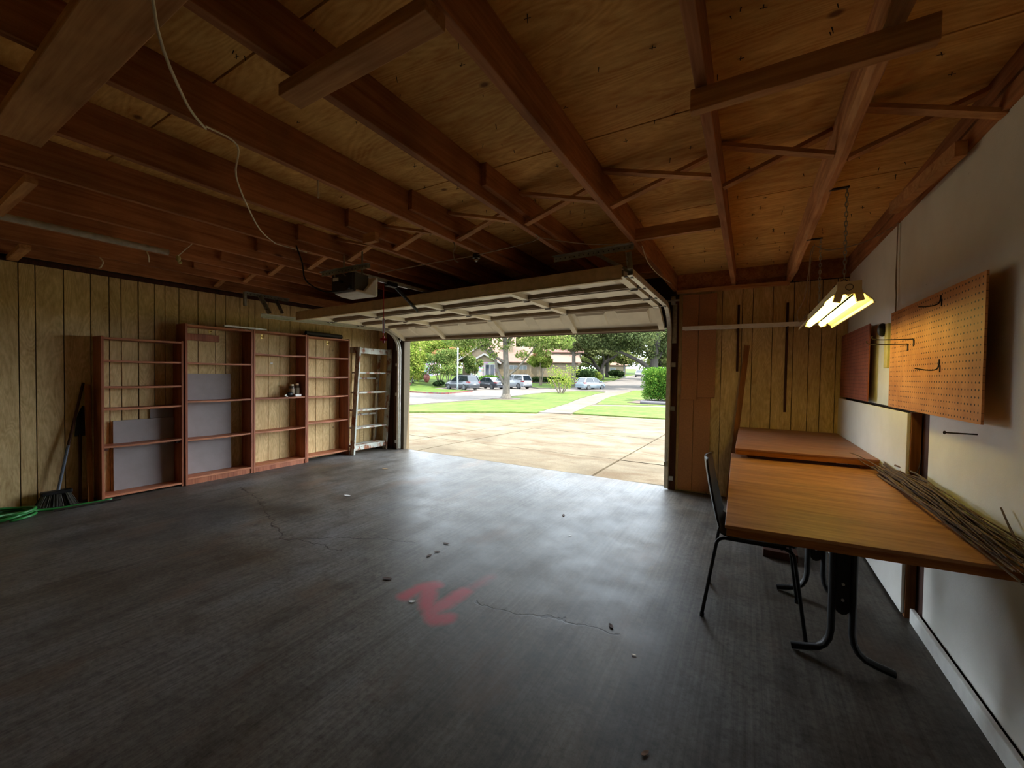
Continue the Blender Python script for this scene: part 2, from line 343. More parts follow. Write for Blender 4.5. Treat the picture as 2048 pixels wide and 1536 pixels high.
# left wall: backing and the boards between its grooves
wl = struct(B(XL - 0.12, XL - 0.012, YB - 0.12, YF + 0.12, 0, 2.722).build('wall_left', M['back']))
gy = [-1.3, -1.02, -0.86, -0.62, -0.42, -0.20, 0.02, 0.16, 0.38, 0.58, 0.78, 0.97, 1.079, 1.274, 1.475, 1.622, 1.722, 1.871, 2.023, 2.124, 2.265, 2.468, 2.668, 2.79, 2.97, 3.075, 3.17, 3.36, 3.53, 3.689, 3.85, 4.128, 4.26, 4.387, 4.62, 4.83, 5.01, 5.10, 5.24, 5.417, 5.45]
for a, b in zip(gy[:-1], gy[1:]):
    gap = 0.006 if abs(a - 1.871) < 1e-3 else 0.0035
    B(XL - 0.012, XL, a + gap, b - 0.0035, 0.0, 2.452).build('siding_board', M['siding'], wl, bevel=0.002)
B(XL - 0.012, XL - 0.002, YB, YF, 2.455, 2.50).build('top_plate', M['trim'], wl)
# front wall
OX0, OX1 = -5.62, -0.86
m = MB(); m.box(XL - 0.12, OX0, YF, YF + 0.12, 0, 2.72); m.box(OX1, 1.05, YF, YF + 0.12, 0, 2.72); m.box(OX0, OX1, YF, YF + 0.12, 2.06, 2.72)
wf = struct(m.build('wall_front', M['back']))
gx = [-0.78, -0.42, -0.293, -0.085, 0.021, 0.216, 0.412, 0.553, 0.662, 0.79, 0.885]
for a, b in zip(gx[:-1], gx[1:]): B(a + 0.003, b - 0.003, YF - 0.012, YF, 0.0, 2.49).build('siding_board', M['siding'], wf, bevel=0.002)
B(XL, -5.98, YF - 0.012, YF, 0, 2.49).build('siding_board', M['siding'], wf); B(-5.975, -5.80, YF - 0.012, YF, 0, 2.49).build('siding_board', M['trim'], wf)
B(-0.80, 0.36, YF - 0.09, YF - 0.015, 2.462, 2.50).build('top_plate', M['block'], wf)
B(-5.55, -0.95, YF - 0.03, YF, 2.10, 2.40).build('header_board', M['trim'], wf)
for x0, x1, z0, z1, yy in ((-0.745, -0.585, 0.02, 1.20, 0.018), (-0.58, -0.395, 0.02, 1.20, 0.018), (-0.728, -0.546, 1.15, 2.44, 0.034), (-0.541, -0.35, 1.185, 2.435, 0.036)):
    B(x0, x1, YF - yy - 0.014, YF - yy + 0.004, z0, z1).build('brown_panel', M['brown'], wf, bevel=0.002)
t1 = struct(B(OX1, -0.775, YF - 0.035, YF + 0.02, 0.0, 2.42).build('trim_1', M['trim']))
t2 = struct(B(-5.74, OX0, YF - 0.03, YF + 0.02, 0.0, 2.2).build('trim_2', M['trim']))
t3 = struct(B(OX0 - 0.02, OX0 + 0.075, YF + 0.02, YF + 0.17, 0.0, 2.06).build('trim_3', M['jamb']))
t4 = struct(B(OX1 - 0.012, OX1 + 0.03, YF + 0.02, YF + 0.17, 0.0, 2.06).build('trim_4', M['trim']))
# right wall
wr = struct(B(XR + 0.015, 1.05, YB - 0.12, YF + 0.12, 0, 2.72).build('wall_right', M['back']))
MB().prism([(YB, 0.075), (3.155, 0.075), (3.155, 1.236), (YF, 1.236), (YF, 2.525), (YB, 2.525)], lambda y, z, d: (XR + d, y, z), 0.013).build('wallboard', M['wall'], wr)
t6 = struct(B(0.838, XR - 0.002, 3.262, 3.30, 0.0, 1.232).build('trim_6', M['stud'])); B(0.838, XR - 0.002, 4.4, 4.44, 0.0, 1.22).build('stud', M['stud'], t6)
B(0.822, 0.838, 3.275, YF, 0.02, 1.226).build('wallboard', M['wall'], t6, bevel=0.002)
B(XR + 0.004, XR + 0.014, 3.155, 3.262, 0.0, 1.24).build('stud', M['trim'], wr)
B(XR - 0.02, XR + 0.10, YB, YF, 2.527, 2.60).build('top_plate', M['joist'], wr)
bb = MB(); bb.beam((0.868, YB, 0.042), (0.858, 3.215, 0.042), 0.022, 0.084); struct(bb.build('baseboard_right', M['white'], bevel=0.004))
struct(B(XL - 0.12, 1.05, YB - 0.12, YB, 0, 2.72).build('wall_back', M['siding']))
# ceiling: roof slab, plywood sheets, joists, sisters, bridging, blocking
ce = struct(B(XL - 0.25, 1.2, YB - 0.25, 5.66, 2.722, 2.80).build('ceiling', M['back']))
ys = [YB, -0.33, 0.89, 2.11, 3.33, 4.55, 5.62]; k = 0
for a, b in zip(ys[:-1], ys[1:]):
    xs = [XL, -4.79, -2.13, 0.35, 1.0] if k % 2 else [XL, -3.46, -0.82, 1.0]; k += 1
    for x0, x1 in zip(xs[:-1], xs[1:]): B(x0 + 0.003, x1 - 0.003, a + 0.005, b - 0.005, 2.70, 2.718).build('plywood_sheet', M['deck'], ce)
JX = {'A': 0.335, 'B': -0.20, 'C': -0.845, 'D': -1.475, 'E': -2.13, 'F': -2.80, 'G': -3.465, 'H': -4.13, 'I': -4.79, 'J': -5.45, 'K': -6.12}
for q, x in JX.items():
    w = 0.062 if q == 'A' else 0.042
    if q == 'A':                                             # rough waney log-like joist
        rings = []
        for i in range(28):
            y = YB + (YF - YB) * i / 27; j = random.uniform(-0.008, 0.008); h = random.uniform(-0.006, 0.004)
            rings.append([(x + j, y, 2.515 + h), (x + 0.02 + j, y, 2.50 + h), (x + w - 0.012 + j, y, 2.503 + h), (x + w + j, y, 2.53), (x + w, y, 2.70), (x, y, 2.70)])
        MB().loft(rings).build('joist', M['joistlight'], ce)
    else: B(x, x + w, YB, YF, 2.50, 2.70).build('joist', M['joist'], ce, bevel=0.003)
B(0.86, 0.90, YB, YF, 2.61, 2.70).build('rim_joist', M['joist'], ce)
for q, y0 in zip('DEFGHIJ', (2.03, 2.08, 2.08, 2.085, 2.09, 2.08, 2.1)):
    x = JX[q] + 0.042; B(x + 0.001, x + 0.040, y0, YF, 2.565, 2.70).build('sister_joist', M['joist'], ce, bevel=0.002)
ks = list(JX.values()); ks.sort()
bays = [(a + 0.042, b) for a, b in zip(ks[:-1], ks[1:])] + [(JX['A'] + 0.062, 0.885)]
for i, (a, b) in enumerate(bays):
    j = 0.03 * math.sin(i * 2.3)
    MB().beam((a, 2.46 + j, 2.685), (b, 2.50 + j, 2.525), 0.05, 0.02).build('cross_brace', M['block'], ce)
    MB().beam((a, 2.62 + j, 2.525), (b, 2.58 + j, 2.685), 0.05, 0.02).build('cross_brace', M['block'], ce)
B(JX['C'] + 0.042, JX['B'], 3.26, 3.30, 2.50, 2.59).build('blocking', M['block'], ce); B(JX['D'] + 0.082, JX['C'], 4.30, 4.34, 2.50, 2.59).build('blocking', M['joist'], ce)
B(JX['B'] + 0.042, JX['A'], 5.40, 5.44, 2.56, 2.70).build('blocking', M['joist'], ce)
B(-2.905, -0.9, 0.375, 0.53, 2.458, 2.498).build('nailer_board', M['block'], ce, bevel=0.003)
B(-1.545, -0.815, 0.872, 0.962, 2.452, 2.498).build('nailer_board', M['block'], ce, bevel=0.003)
MB().beam((-3.50, 0.60, 2.478), (-4.62, 0.612, 2.478), 0.05, 0.04).build('nailer_board', M['block'], ce)
MB().beam((-5.48, 0.90, 2.478), (-6.19, 0.93, 2.478), 0.07, 0.04).build('nailer_board', M['block'], ce)
B(-0.215, 0.46, 1.655, 1.695, 2.418, 2.498).build('nailer_board', M['block'], ce, bevel=0.003)
MB().beam((0.765, 3.44, 2.512), (0.835, 2.72, 2.518), 0.045, 0.07).build('nailer_board', M['block'], ce)
B(JX['F'] + 0.10, JX['F'] + 0.24, 2.20, 2.24, 2.46, 2.53).build('block_offcut', M['block'], ce)
for x0, x1 in bays:
    if x0 > -0.9: B(x0 + 0.001, x1 - 0.001, YF - 0.03, YF - 0.005, 2.50, 2.70).build('end_blocking', M['joist'], ce)
nm = MB()                                                   # roofing nails and staples poking through the deck
for _ in range(230):
    x = random.uniform(-2.6, 0.85); y = random.uniform(0.7, 5.3); h = random.uniform(0.012, 0.03)
    nm.tube([(x, y, 2.702), (x + random.uniform(-.006, .006), y + random.uniform(-.006, .006), 2.70 - h)], [0.0022, 0.0012], 4)
    if random.random() < 0.35: nm.tube([(x - 0.012, y, 2.70 - h * .5), (x + 0.012, y + 0.004, 2.70 - h * .5)], 0.0014, 4)
o = nm.build('roofing_nails', M['nail'], ce); o['kind'] = 'stuff'

# ================================================================== GARAGE DOOR
gd = thing('garage_door', 'cream sectional overhead garage door rolled open below the joists', 'garage door', (-3.24, 4.4, 2.2))
DX0, DX1 = -5.54, -0.94
def dz(x, side):                                            # height of the near and far edge of the flat part
    t = (x - DX0) / (DX1 - DX0); return (2.185 + 0.085 * t) if side == 0 else (2.205 + 0.055 * t)
def dp(x, s, off):                                          # s 0..4 along the door, off below the skin
    if s <= 3: return Vector((x, 3.42 + (5.04 - 3.42) * s / 3, dz(x, 0) + (dz(x, 1) - dz(x, 0)) * s / 3 + 0.055 - off))
    t = s - 3; z0 = dz(x, 1) + 0.055; y = 5.04 + t * 0.42; z = z0 + (2.065 - z0) * t; n = Vector((0, -(2.065 - z0), 0.42)).normalized()
    return Vector((x, y, z)) - n * off
def dbox(m, x0, x1, s0, s1, o0, o1):
    m.add([dp(x0, s0, o0), dp(x1, s0, o0), dp(x1, s1, o0), dp(x0, s1, o0), dp(x0, s0, o1), dp(x1, s0, o1), dp(x1, s1, o1), dp(x0, s1, o1)],
          [(0,3,2,1),(4,5,6,7),(0,1,5,4),(1,2,6,5),(2,3,7,6),(3,0,4,7)]); return m
ST = [DX0 + 0.035, -4.55, -3.35, -2.15, DX1 - 0.035]
for i in range(4):
    s0, s1 = i + 0.012, i + 0.988
    sec = dbox(MB(), DX0, DX1, s0, s1, -0.008, 0.004).build('door_section', M['door'], gd)
    for a, b in zip(ST[:-1], ST[1:]):                        # two pressed panels in every bay
        mid = (a + b) / 2
        for x0, x1 in ((a + 0.10, mid - 0.06), (mid + 0.06, b - 0.10)):
            e = 0.16 if i < 3 else 0.2; p = MB()
            c = [dp(x0, i + e, 0.0045), dp(x1, i + e, 0.0045), dp(x1, i + 1 - e, 0.004), dp(x0, i + 1 - e, 0.004)]
            d = [dp(x0 + .03, i + e + .06, 0.024), dp(x1 - .03, i + e + .06, 0.024), dp(x1 - .03, i + 1 - e - .06, 0.014), dp(x0 + .03, i + 1 - e - .06, 0.024)]
            p.add(c + d, [(0,1,5,4),(1,2,6,5),(2,3,7,6),(3,0,4,7),(4,5,6,7)]); p.build('pressed_panel', M['door'], sec)
    dbox(MB(), DX0, DX1, s0, s0 + 0.05, 0.004, 0.052).build('rail', M['rail'], gd); dbox(MB(), DX0, DX1, s1 - 0.06, s1, 0.004, 0.048 if i < 3 else 0.055).build('rail', M['rail'], gd)
    for x in ST:
        dbox(MB(), x - 0.035, x + 0.035, s0 + 0.03, s1 - 0.03, 0.004, 0.056).build('stile', M['door'], gd)
        if i < 3:
            h = dbox(MB(), x - 0.03, x + 0.03, i + 0.93, i + 1.07, 0.054, 0.062).build('hinge', M['steel'], gd)
            q = dp(x, i + 1, 0.066); MB().cyl(q - Vector((0.035, 0, 0)), q + Vector((0.035, 0, 0)), 0.009, n=8).build('hinge_pin', M['steel'], h)
m = MB()
for (a, b, c, d) in ((-0.08, -0.055, -0.02, 0.085), (-0.08, 0.0, 0.075, 0.09), (-0.08, 0.02, -0.03, -0.02)): dbox(m, DX0, DX1, a, b, c, d)
m.build('strut', M['strut'], gd, bevel=0.003)
dbox(MB(), DX0, DX1, 3.985, 4.05, -0.012, 0.05).build('bottom_seal', M['seal'], gd)
for i in range(5):
    for x, e in ((DX0, -0.07), (DX1, 0.07)):
        q = dp(x, min(i + (0.12 if i == 0 else 0), 3.93), 0.05); r = MB(); r.cyl(q - Vector((e * .3, 0, 0)), q + Vector((e, 0, 0)), 0.006, n=6); r.cyl(q + Vector((e * .75, 0, 0)), q + Vector((e * 1.05, 0, 0)), 0.022, n=12); r.build('roller', M['steel'], gd)

def track(side):
    x = DX1 + 0.065 if side > 0 else DX0 - 0.065; z0 = dz(x, 0) + 0.02; z1 = dz(x, 1) + 0.03; yv = 5.395
    if side < 0: z0 -= 0.045; z1 -= 0.045
    t = thing('door_track', 'galvanised door track with perforated hanger beside the brown panels' if side > 0 else 'galvanised door track with hanger above the left bookcases', 'door track', (x, yv, 0), 'garage door tracks')
    path = [(3.40 if side > 0 else 2.95, z0), (4.2, (z0 + z1) / 2), (5.02, z1)] + [(5.02 + 0.375 * math.sin(a), z1 - 0.375 + 0.375 * math.cos(a)) for a in [math.pi/2 * k / 8 for k in range(1, 9)]] + [(yv, 1.0), (yv, 0.02)]
    prof = [(-0.028, -0.024), (-0.028, 0.026), (0.030, 0.026), (0.030, -0.024)]   # (normal offset, sideways)
    rings = []
    for i, (y, z) in enumerate(path):
        a = path[max(i-1, 0)]; b = path[min(i+1, len(path)-1)]; d = Vector((0, b[0]-a[0], b[1]-a[1])).normalized(); nn = Vector((0, -d.z, d.y))
        ring = [Vector((x + side * sw, y, z)) + nn * no for no, sw in ((-0.027, -0.024), (-0.027, 0.020), (-0.018, 0.026), (0.022, 0.026), (0.030, 0.020), (0.030, -0.024), (0.026, -0.024), (0.026, 0.017), (0.019, 0.022), (-0.015, 0.022), (-0.023, 0.017), (-0.023, -0.024))]
        rings.append(ring)
    MB().loft(rings).build('rail_channel', M['track'], t)
    ex = x + side * 0.03
    B(min(ex, ex + side * 0.05), max(ex, ex + side * 0.05), YF - 0.055, YF - 0.035, 1.85, 2.34).build('flag_bracket', M['dullsteel'], t)
    for zz in (0.12, 1.0, 1.55): B(min(ex - side * .01, ex + side * 0.05), max(ex - side * .01, ex + side * 0.05), YF - 0.066, YF - 0.030, zz, zz + 0.055).build('wall_bracket', M['steel'], t)
    return t, x, z0
tr, trx, trz = track(1)
def angle_bar(parent, p0, p1, w=0.045, up=(0, 0, 1), nm='hanger_angle'):
    m = MB(); d = Vector(p1) - Vector(p0); L = d.length; d.normalize(); m.beam(p0, p1, 0.004, w, up)
    r = d.cross(Vector(up)).normalized() * (w / 2); u = r.cross(d).normalized()
    m.beam(Vector(p0) + r + u * (w/2), Vector(p1) + r + u * (w/2), w, 0.004, up); o = m.build(nm, M['dullsteel'], parent)
    h = MB(); side = d.cross(Vector(up)).normalized()
    for k in range(int(L / 0.045)):
        c = Vector(p0) + d * (0.025 + k * 0.045); h.cyl(c - side * 0.0035, c + side * 0.0035, 0.006, n=6)
    h.build('punched_hole', M['nail'], o)['kind'] = 'stuff'
    return o
angle_bar(tr, (-1.56, 3.38, 2.475), (-0.83, 3.33, 2.475)); angle_bar(tr, (-0.925, 3.45, 2.475), (-0.90, 3.47, 2.26), 0.04, (0, 1, 0)); angle_bar(tr, (-1.18, 3.37, 2.47), (-0.90, 3.47, 2.30), 0.03, (0, 1, 0))
lt = B(-0.90, -0.86, 5.34, 5.375, 0.30, 0.36).build('latch', M['dullsteel'], tr); MB().tube(curve_pts([(-0.88, 5.35, 0.36), (-0.87, 5.34, 0.44), (-0.86, 5.345, 0.52)]), 0.005, 5).build('latch_wire', M['steel'], lt)
tl, tlx, tlz = track(-1)
angle_bar(tl, (-5.72, 2.80, 2.44), (-5.72, 3.38, 2.44), 0.04); angle_bar(tl, (-5.70, 2.96, 2.44), (-5.62, 3.05, 2.20), 0.04, (0, 1, 0)); angle_bar(tl, (-5.75, 3.2, 2.44), (-5.66, 3.25, 2.23), 0.03, (0, 1, 0)); B(-5.75, -5.71, 2.79, 2.82, 2.28, 2.46).build('hanger_tab', M['dullsteel'], tl)
sp = thing('torsion_shaft', 'dark steel torsion shaft with springs above the open door', 'spring shaft', (-3.2, 5.33, 2.37)); m = MB(); m.cyl((-5.65, 5.33, 2.37), (-0.76, 5.33, 2.37), 0.013, n=10); m.build('shaft', M['dullsteel'], sp)
for a, b in ((-3.1, -2.2), (-4.2, -3.3)):
    m = MB(); pts = [(a + (b - a) * i / 240, 5.33 + 0.026 * math.cos(i * 0.8), 2.37 + 0.026 * math.sin(i * 0.8)) for i in range(241)]; m.tube(pts, 0.004, 4); m.build('spring', M['black'], sp)
for x in (-5.58, -0.83): MB().cyl((x - 0.02, 5.33, 2.37), (x + 0.02, 5.33, 2.37), 0.055, n=16).build('cable_drum', M['dullsteel'], sp)

# ================================================================== DOOR OPENER
op = thing('garage_door_opener', 'black and grey garage door opener with white lamp cover hung from joists', 'door opener', (-3.13, 2.45, 2.12))
B(-3.27, -2.985, 2.345, 2.50, 2.135, 2.30).build('motor_housing', M['greyplastic'], op, bevel=0.008)
B(-3.265, -2.99, 2.325, 2.346, 2.14, 2.295).build('end_cover', M['blackplastic'], op, bevel=0.004)
for (x, z, r) in ((-3.02, 2.165, 0.022), (-3.12, 2.22, 0.012)): MB().cyl((x, 2.30, z), (x, 2.33, z), r, n=14).build('socket', M['black'], op)
B(-3.24, -3.17, 2.318, 2.326, 2.235, 2.265).build('paper_tag', M['white'], op)
rings = []
for y, e in ((2.36, 0.0), (2.44, 0.018), (2.56, 0.024), (2.585, 0.012)): rings.append([(-3.275 - e, y, 2.13 - e * .6), (-2.975 + e, y, 2.13 - e * .6), (-2.975 + e, y, 2.15 if y < 2.5 else 2.295), (-3.275 - e, y, 2.15 if y < 2.5 else 2.295)])
MB().loft(rings).build('lamp_cover', M['white'], op, bevel=0.01)
m = MB(); m.beam((-3.13, 2.4, 2.335), (-3.13, 5.40, 2.345), 0.022, 0.03); m.build('rail', M['dullsteel'], op)
MB().tube(curve_pts([(-3.06, 2.34, 2.26), (-3.10, 2.30, 2.29), (-3.2, 2.31, 2.31), (-3.22, 2.33, 2.25)]), 0.004, 5).build('loose_wire', M['greyrope'], op)
for x in (-3.25, -3.0): MB().beam((x, 2.44, 2.29), (x, 2.44, 2.50), 0.02, 0.004, (0, 1, 0)).build('hanger_strap', M['dullsteel'], op)
angle_bar(op, (-3.46, 2.36, 2.33), (-2.80, 2.36, 2.33), 0.035)
B(-3.16, -3.10, 2.84, 2.96, 2.29, 2.33).build('trolley', M['black'], op); m = MB(); m.cyl((-3.13, 2.70, 2.315), (-3.13, 3.12, 2.32), 0.008, n=6); m.build('chain_rod', M['steel'], op)
a1 = MB().beam((-3.14, 2.95, 2.31), (-3.34, 3.50, 2.15), 0.012, 0.035).build('door_arm', M['black'], op); MB().beam((-3.30, 3.38, 2.19), (-3.28, 3.45, 2.24), 0.01, 0.03).build('arm_bracket', M['black'], op)
MB().tube(curve_pts([(-3.36, 2.05, 2.5), (-3.35, 2.10, 2.36), (-3.36, 2.14, 2.22), (-3.28, 2.25, 2.14), (-3.18, 2.33, 2.15)]), 0.006, 6).build('power_cord', M['black'], op)
rc = thing('release_cord', 'thin release cord with red handle hanging from the opener trolley', 'pull cord', (-3.15, 2.83, 1.72))
MB().tube(curve_pts([(-3.13, 2.73, 2.29), (-3.14, 2.78, 2.315), (-3.15, 2.82, 2.29), (-3.15, 2.825, 2.0), (-3.15, 2.825, 1.79)]), 0.0035, 5).build('cord', M['red'], rc)
m = MB(); m.beam((-3.15, 2.825, 1.965), (-3.15, 2.825, 1.82), 0.03, 0.003, (1, 0, 0)); m.build('tag', plain('pale_blue_tag', S(150, 170, 190), 0.5), rc)
m = MB(); m.cyl((-3.17, 2.80, 1.755), (-3.13, 2.85, 1.755), 0.014, n=8); m.cyl((-3.15, 2.825, 1.79), (-3.15, 2.825, 1.72), 0.012, 0.008, 8); m.build('handle', M['red'], rc)

# ================================================================== BOOKCASES AND WHAT STANDS ON THEM
def bookcase(label, y0, y1, xf, ztop, shelves, toe, extra=None):
    t = thing('bookcase', label, 'bookcase', (xf - 0.12, (y0 + y1) / 2, 0), 'bookcases along the left wall'); th = 0.024; xb = XL + 0.005
    for a in (y0, y1 - th): B(xb, xf, a, a + th, 0.0, ztop + 0.01).build('side_panel', M['case'], t, bevel=0.002)
    for i, z in enumerate(shelves):
        if i == 0: B(xb + 0.002, xf - 0.004, y0 + th, y1 - th, z - 0.022, z).build('bottom_shelf', M['shelf'], t, bevel=0.002)
        elif i == len(shelves) - 1: B(xb + 0.002, xf - 0.003, y0 + th, y1 - th, z - 0.022, z).build('top_panel', M['shelf'], t, bevel=0.002)
        else:
            m = MB(); sag = 0.006 if (y1 - y0) > 0.6 else 0; n = 8; rings = []
            for k in range(n + 1):
                y = y0 + th + (y1 - y0 - 2 * th) * k / n; zz = z - sag * math.sin(math.pi * k / n); rings.append([(xb + 0.02, y, zz - 0.02), (xf - 0.006, y, zz - 0.02), (xf - 0.006, y, zz), (xb + 0.02, y, zz)])
            m.loft(rings).build('shelf', M['shelf'], t)
    if toe: B(xf - 0.035, xf - 0.012, y0 + th, y1 - th, 0.0, shelves[0] - 0.022).build('toe_board', M['case'], t)
    if extra: extra(t)
    return t
def b1x(t):
    for y in (1.535, 2.175): B(-6.02, -5.985, y - 0.018, y + 0.018, 0.535, 0.565).build('shelf_cleat', M['trim'], t)
bookcase('lowest bookcase, left end of the row, next to the broom corner', 1.49, 2.222, -5.955, 1.765, [0.045, 0.585, 0.995, 1.235, 1.522, 1.765], False, b1x)
bookcase('tall reddish brown bookcase with three wide-spaced inner shelves and grey board inside', 2.232, 3.012, -5.94, 1.985, [0.088, 0.565, 1.042, 1.521, 1.985], True)
bookcase('tall reddish brown bookcase holding the small bottles on its middle shelf', 3.020, 3.805, -5.94, 1.992, [0.085, 0.566, 1.042, 1.382, 1.672, 1.992], True)
bookcase('tall reddish brown bookcase beside the old ladder, dark tube on top', 3.812, 4.588, -5.945, 1.985, [0.09, 0.622, 1.032, 1.348, 1.668, 1.985], False)
def leaning(name, label, cat, x, y0, y1, z0, z1, mat, lean=0.03, th=0.012):
    m = MB(); m.add([(x+lean, y0, z0), (x+lean+th, y0, z0), (x+lean+th, y1, z0), (x+lean, y1, z0), (x, y0, z1), (x+th, y0, z1), (x+th, y1, z1), (x, y1, z1)], [(0,3,2,1),(4,5,6,7),(0,1,5,4),(1,2,6,5),(2,3,7,6),(3,0,4,7)])
    return tag(m.build(name, mat, None, origin=(x + lean, (y0 + y1) / 2, z0), bevel=0.001), label, cat)
leaning('grey_board', 'low grey board leaning behind the shelves of the lowest bookcase', 'board', -6.165, 1.635, 2.19, 0.046, 0.838, M['greyboard'], 0.012, 0.010)
leaning('grey_board', 'narrow dark grey board peeking above the low board in the lowest bookcase', 'board', -6.186, 1.968, 2.19, 0.046, 0.952, M['greyboard'], 0.006, 0.008)
leaning('grey_board', 'tall grey board leaning on the wall inside the three-shelf bookcase', 'board', -6.175, 2.262, 2.834, 0.089, 1.38, M['greyboard'], 0.016, 0.010)
tag(B(-6.199, -6.165, 2.262, 2.70, 1.805, 1.892).build('wood_cleat', M['case'], None, origin=(-6.18, 2.48, 1.805), bevel=0.003), 'short dark wooden cleat on the wall near the top of the bookcase', 'cleat')
tag(B(-5.966, -5.945, 2.66, 3.20, 2.003, 2.024).build('wood_strip', M['white'], None, origin=(-5.95, 2.93, 2.002)), 'thin pale wooden strip lying across two bookcase tops', 'strip')
m = MB(); m.tube([(-6.06, 3.86, 2.038), (-6.05, 4.50, 2.028)], 0.036, 16, cap=False); m.tube([(-6.06, 3.86, 2.038), (-6.05, 4.50, 2.028)], 0.028, 16, cap=False)
for e in ((-6.06, 3.86, 2.038), (-6.05, 4.50, 2.028)):
    a = [(e[0] + 0.036 * math.cos(k * math.pi / 8), e[1], e[2] + 0.036 * math.sin(k * math.pi / 8)) for k in range(16)]; b = [(e[0] + 0.028 * math.cos(k * math.pi / 8), e[1], e[2] + 0.028 * math.sin(k * math.pi / 8)) for k in range(16)]
    m.add(a + b, [(k, (k+1) % 16, 16 + (k+1) % 16, 16 + k) for k in range(16)])
tag(m.build('cardboard_tube', plain('dark_tube', S(52, 44, 40), 0.7), None, origin=(-6.055, 4.18, 1.992)), 'dark hollow tube lying on top of the bookcase by the ladder', 'tube')
def coat_hook(label, y, z):
    t = thing('wall_hook', label, 'hook', (XL, y, z), 'small hooks on the left wall'); B(XL, XL + 0.004, y - 0.015, y + 0.015, z - 0.03, z + 0.03).build('plate', M['brass'], t)
    MB().tube(curve_pts([(XL + .004, y, z), (XL + .05, y, z - .01), (XL + .06, y, z + .02)]), 0.005, 6).build('prong', M['brass'], t)
coat_hook('small brass hook above the dark cleat inside the three-shelf bookcase', 2.60, 1.945); coat_hook('small brass hook near the top of the bookcase with the bottles', 3.26, 1.93); coat_hook('small brass hook near the top of the bookcase by the ladder', 4.33, 1.92)
tag(B(XL, XL + 0.002, 3.39, 3.425, 1.53, 1.555).build('paper_scrap', M['white'], None, origin=(XL, 3.4, 1.54)), 'tiny white paper scrap on the wall above the bottles', 'paper')
def bottle(y, label, h=0.19):
    t = thing('bottle', label, 'bottle', (-6.06, y, 1.042), 'bottles on the middle shelf'); c = (-6.06, y)
    m = MB(); m.tube([(c[0], y, 1.042), (c[0], y, 1.042 + h * .8), (c[0], y, 1.042 + h * .86)], [0.036, 0.036, 0.026], 14); m.build('body', plain('brown_glass', S(78, 64, 50), 0.25), t, smooth=True, auto=True)
    MB().cyl((c[0], y, 1.042 + h * .86), (c[0], y, 1.042 + h), 0.027, n=14).build('cap', M['cream'], t); MB().cyl((c[0], y, 1.042 + h * .2), (c[0], y, 1.042 + h * .65), 0.0368, n=14).build('label_band', plain('faded_label', S(150, 134, 112), 0.7), t)
bottle(3.635, 'brown bottle with faded label, nearer the bookcase middle'); bottle(3.72, 'brown bottle with faded label, nearer the dark bookcase side', 0.2)
t = thing('power_tool', 'small black and white tool lying in front of the bottles', 'tool', (-6.0, 3.6, 1.042)); B(-6.02, -5.97, 3.64, 3.735, 1.042, 1.078).build('battery', M['white'], t, bevel=0.004)
m = MB(); m.ball((-6.0, 3.57, 1.08), (0.03, 0.05, 0.035)); m.build('body', M['black'], t, smooth=True); MB().tube(curve_pts([(-6.0, 3.52, 1.08), (-5.99, 3.49, 1.06), (-5.99, 3.53, 1.05)]), 0.008, 6).build('handle', M['white'], t)

# ================================================================== OLD LADDER
ld = thing('step_ladder', 'old step ladder with peeling grey-green paint leaning by the door track', 'ladder', (-5.98, 5.0, 0))
for y in (4.60, 5.315): MB().beam((-5.875, y, 0.0), (-5.885, y + 0.125, 1.87), 0.03, 0.10, (1, 0, 0)).build('rail', M['ladder'], ld, bevel=0.003)
for i, z in enumerate((0.14, 0.45, 0.76, 1.07, 1.42)):
    y0 = 4.60 + 0.067 * z; dd = 0.22 if i == 0 else 0.17
    B(-5.87 - dd, -5.85, y0 + 0.01, y0 + 0.70, z - 0.012, z + 0.014).build('step', M['ladder'], ld, bevel=0.003)
    if i == 0: B(-5.862, -5.846, y0 + 0.01, y0 + 0.70, z - 0.07, z - 0.013).build('step_apron', M['ladder'], ld)
B(-5.90, -5.865, 4.74, 5.43, 1.76, 1.86).build('top_board', M['ladder'], ld, bevel=0.003); B(-6.10, -5.87, 4.70, 4.725, 1.77, 1.87).build('side_board', M['ladder'], ld)
for y in (4.78, 5.28): MB().beam((-6.13, y, 0.0), (-6.10, y + 0.09, 1.80), 0.035, 0.05, (1, 0, 0)).build('prop_leg', M['ladder'], ld)
for z in (0.76, 1.42): MB().beam((-6.11, 4.83, z - 0.1), (-6.11, 5.33, z - 0.1), 0.02, 0.03).build('stretcher', M['ladder'], ld)

# ================================================================== DARK LEFT CORNER
br = thing('push_broom', 'dark broom with blue-grey handle leaning in the left corner', 'broom', (-6.08, 1.2, 0))
m = MB()
for i in range(160):
    x = random.uniform(-6.17, -6.02); y = random.uniform(1.06, 1.32); s = (y - 1.19) * .25; m.tube([(x * .5 - 6.095 * .5, 1.19 + (y - 1.19) * .75, 0.14), (x, y + s, 0.0)], [0.004, 0.003], 3)
m.build('bristles', M['bristle'], br)['kind'] = 'stuff'; B(-6.13, -6.06, 1.08, 1.30, 0.13, 0.17).build('head', M['black'], br, bevel=0.01)
m = MB(); m.tube([(-6.095, 1.2, 0.16), (-6.115, 1.28, 0.62)], 0.013, 8); m.build('ferrule', plain('blue_grey_handle', S(88, 96, 110), 0.4), br); MB().tube([(-6.115, 1.28, 0.62), (-6.165, 1.405, 1.27)], 0.012, 8).build('handle', M['trim'], br)
tag(MB().beam((-6.05, 1.425, 0.0), (-6.12, 1.425, 1.25), 0.045, 0.03).build('wood_post', M['stud'], None, origin=(-6.05, 1.425, 0), bevel=0.002), 'narrow wooden post standing against the lowest bookcase', 'post')
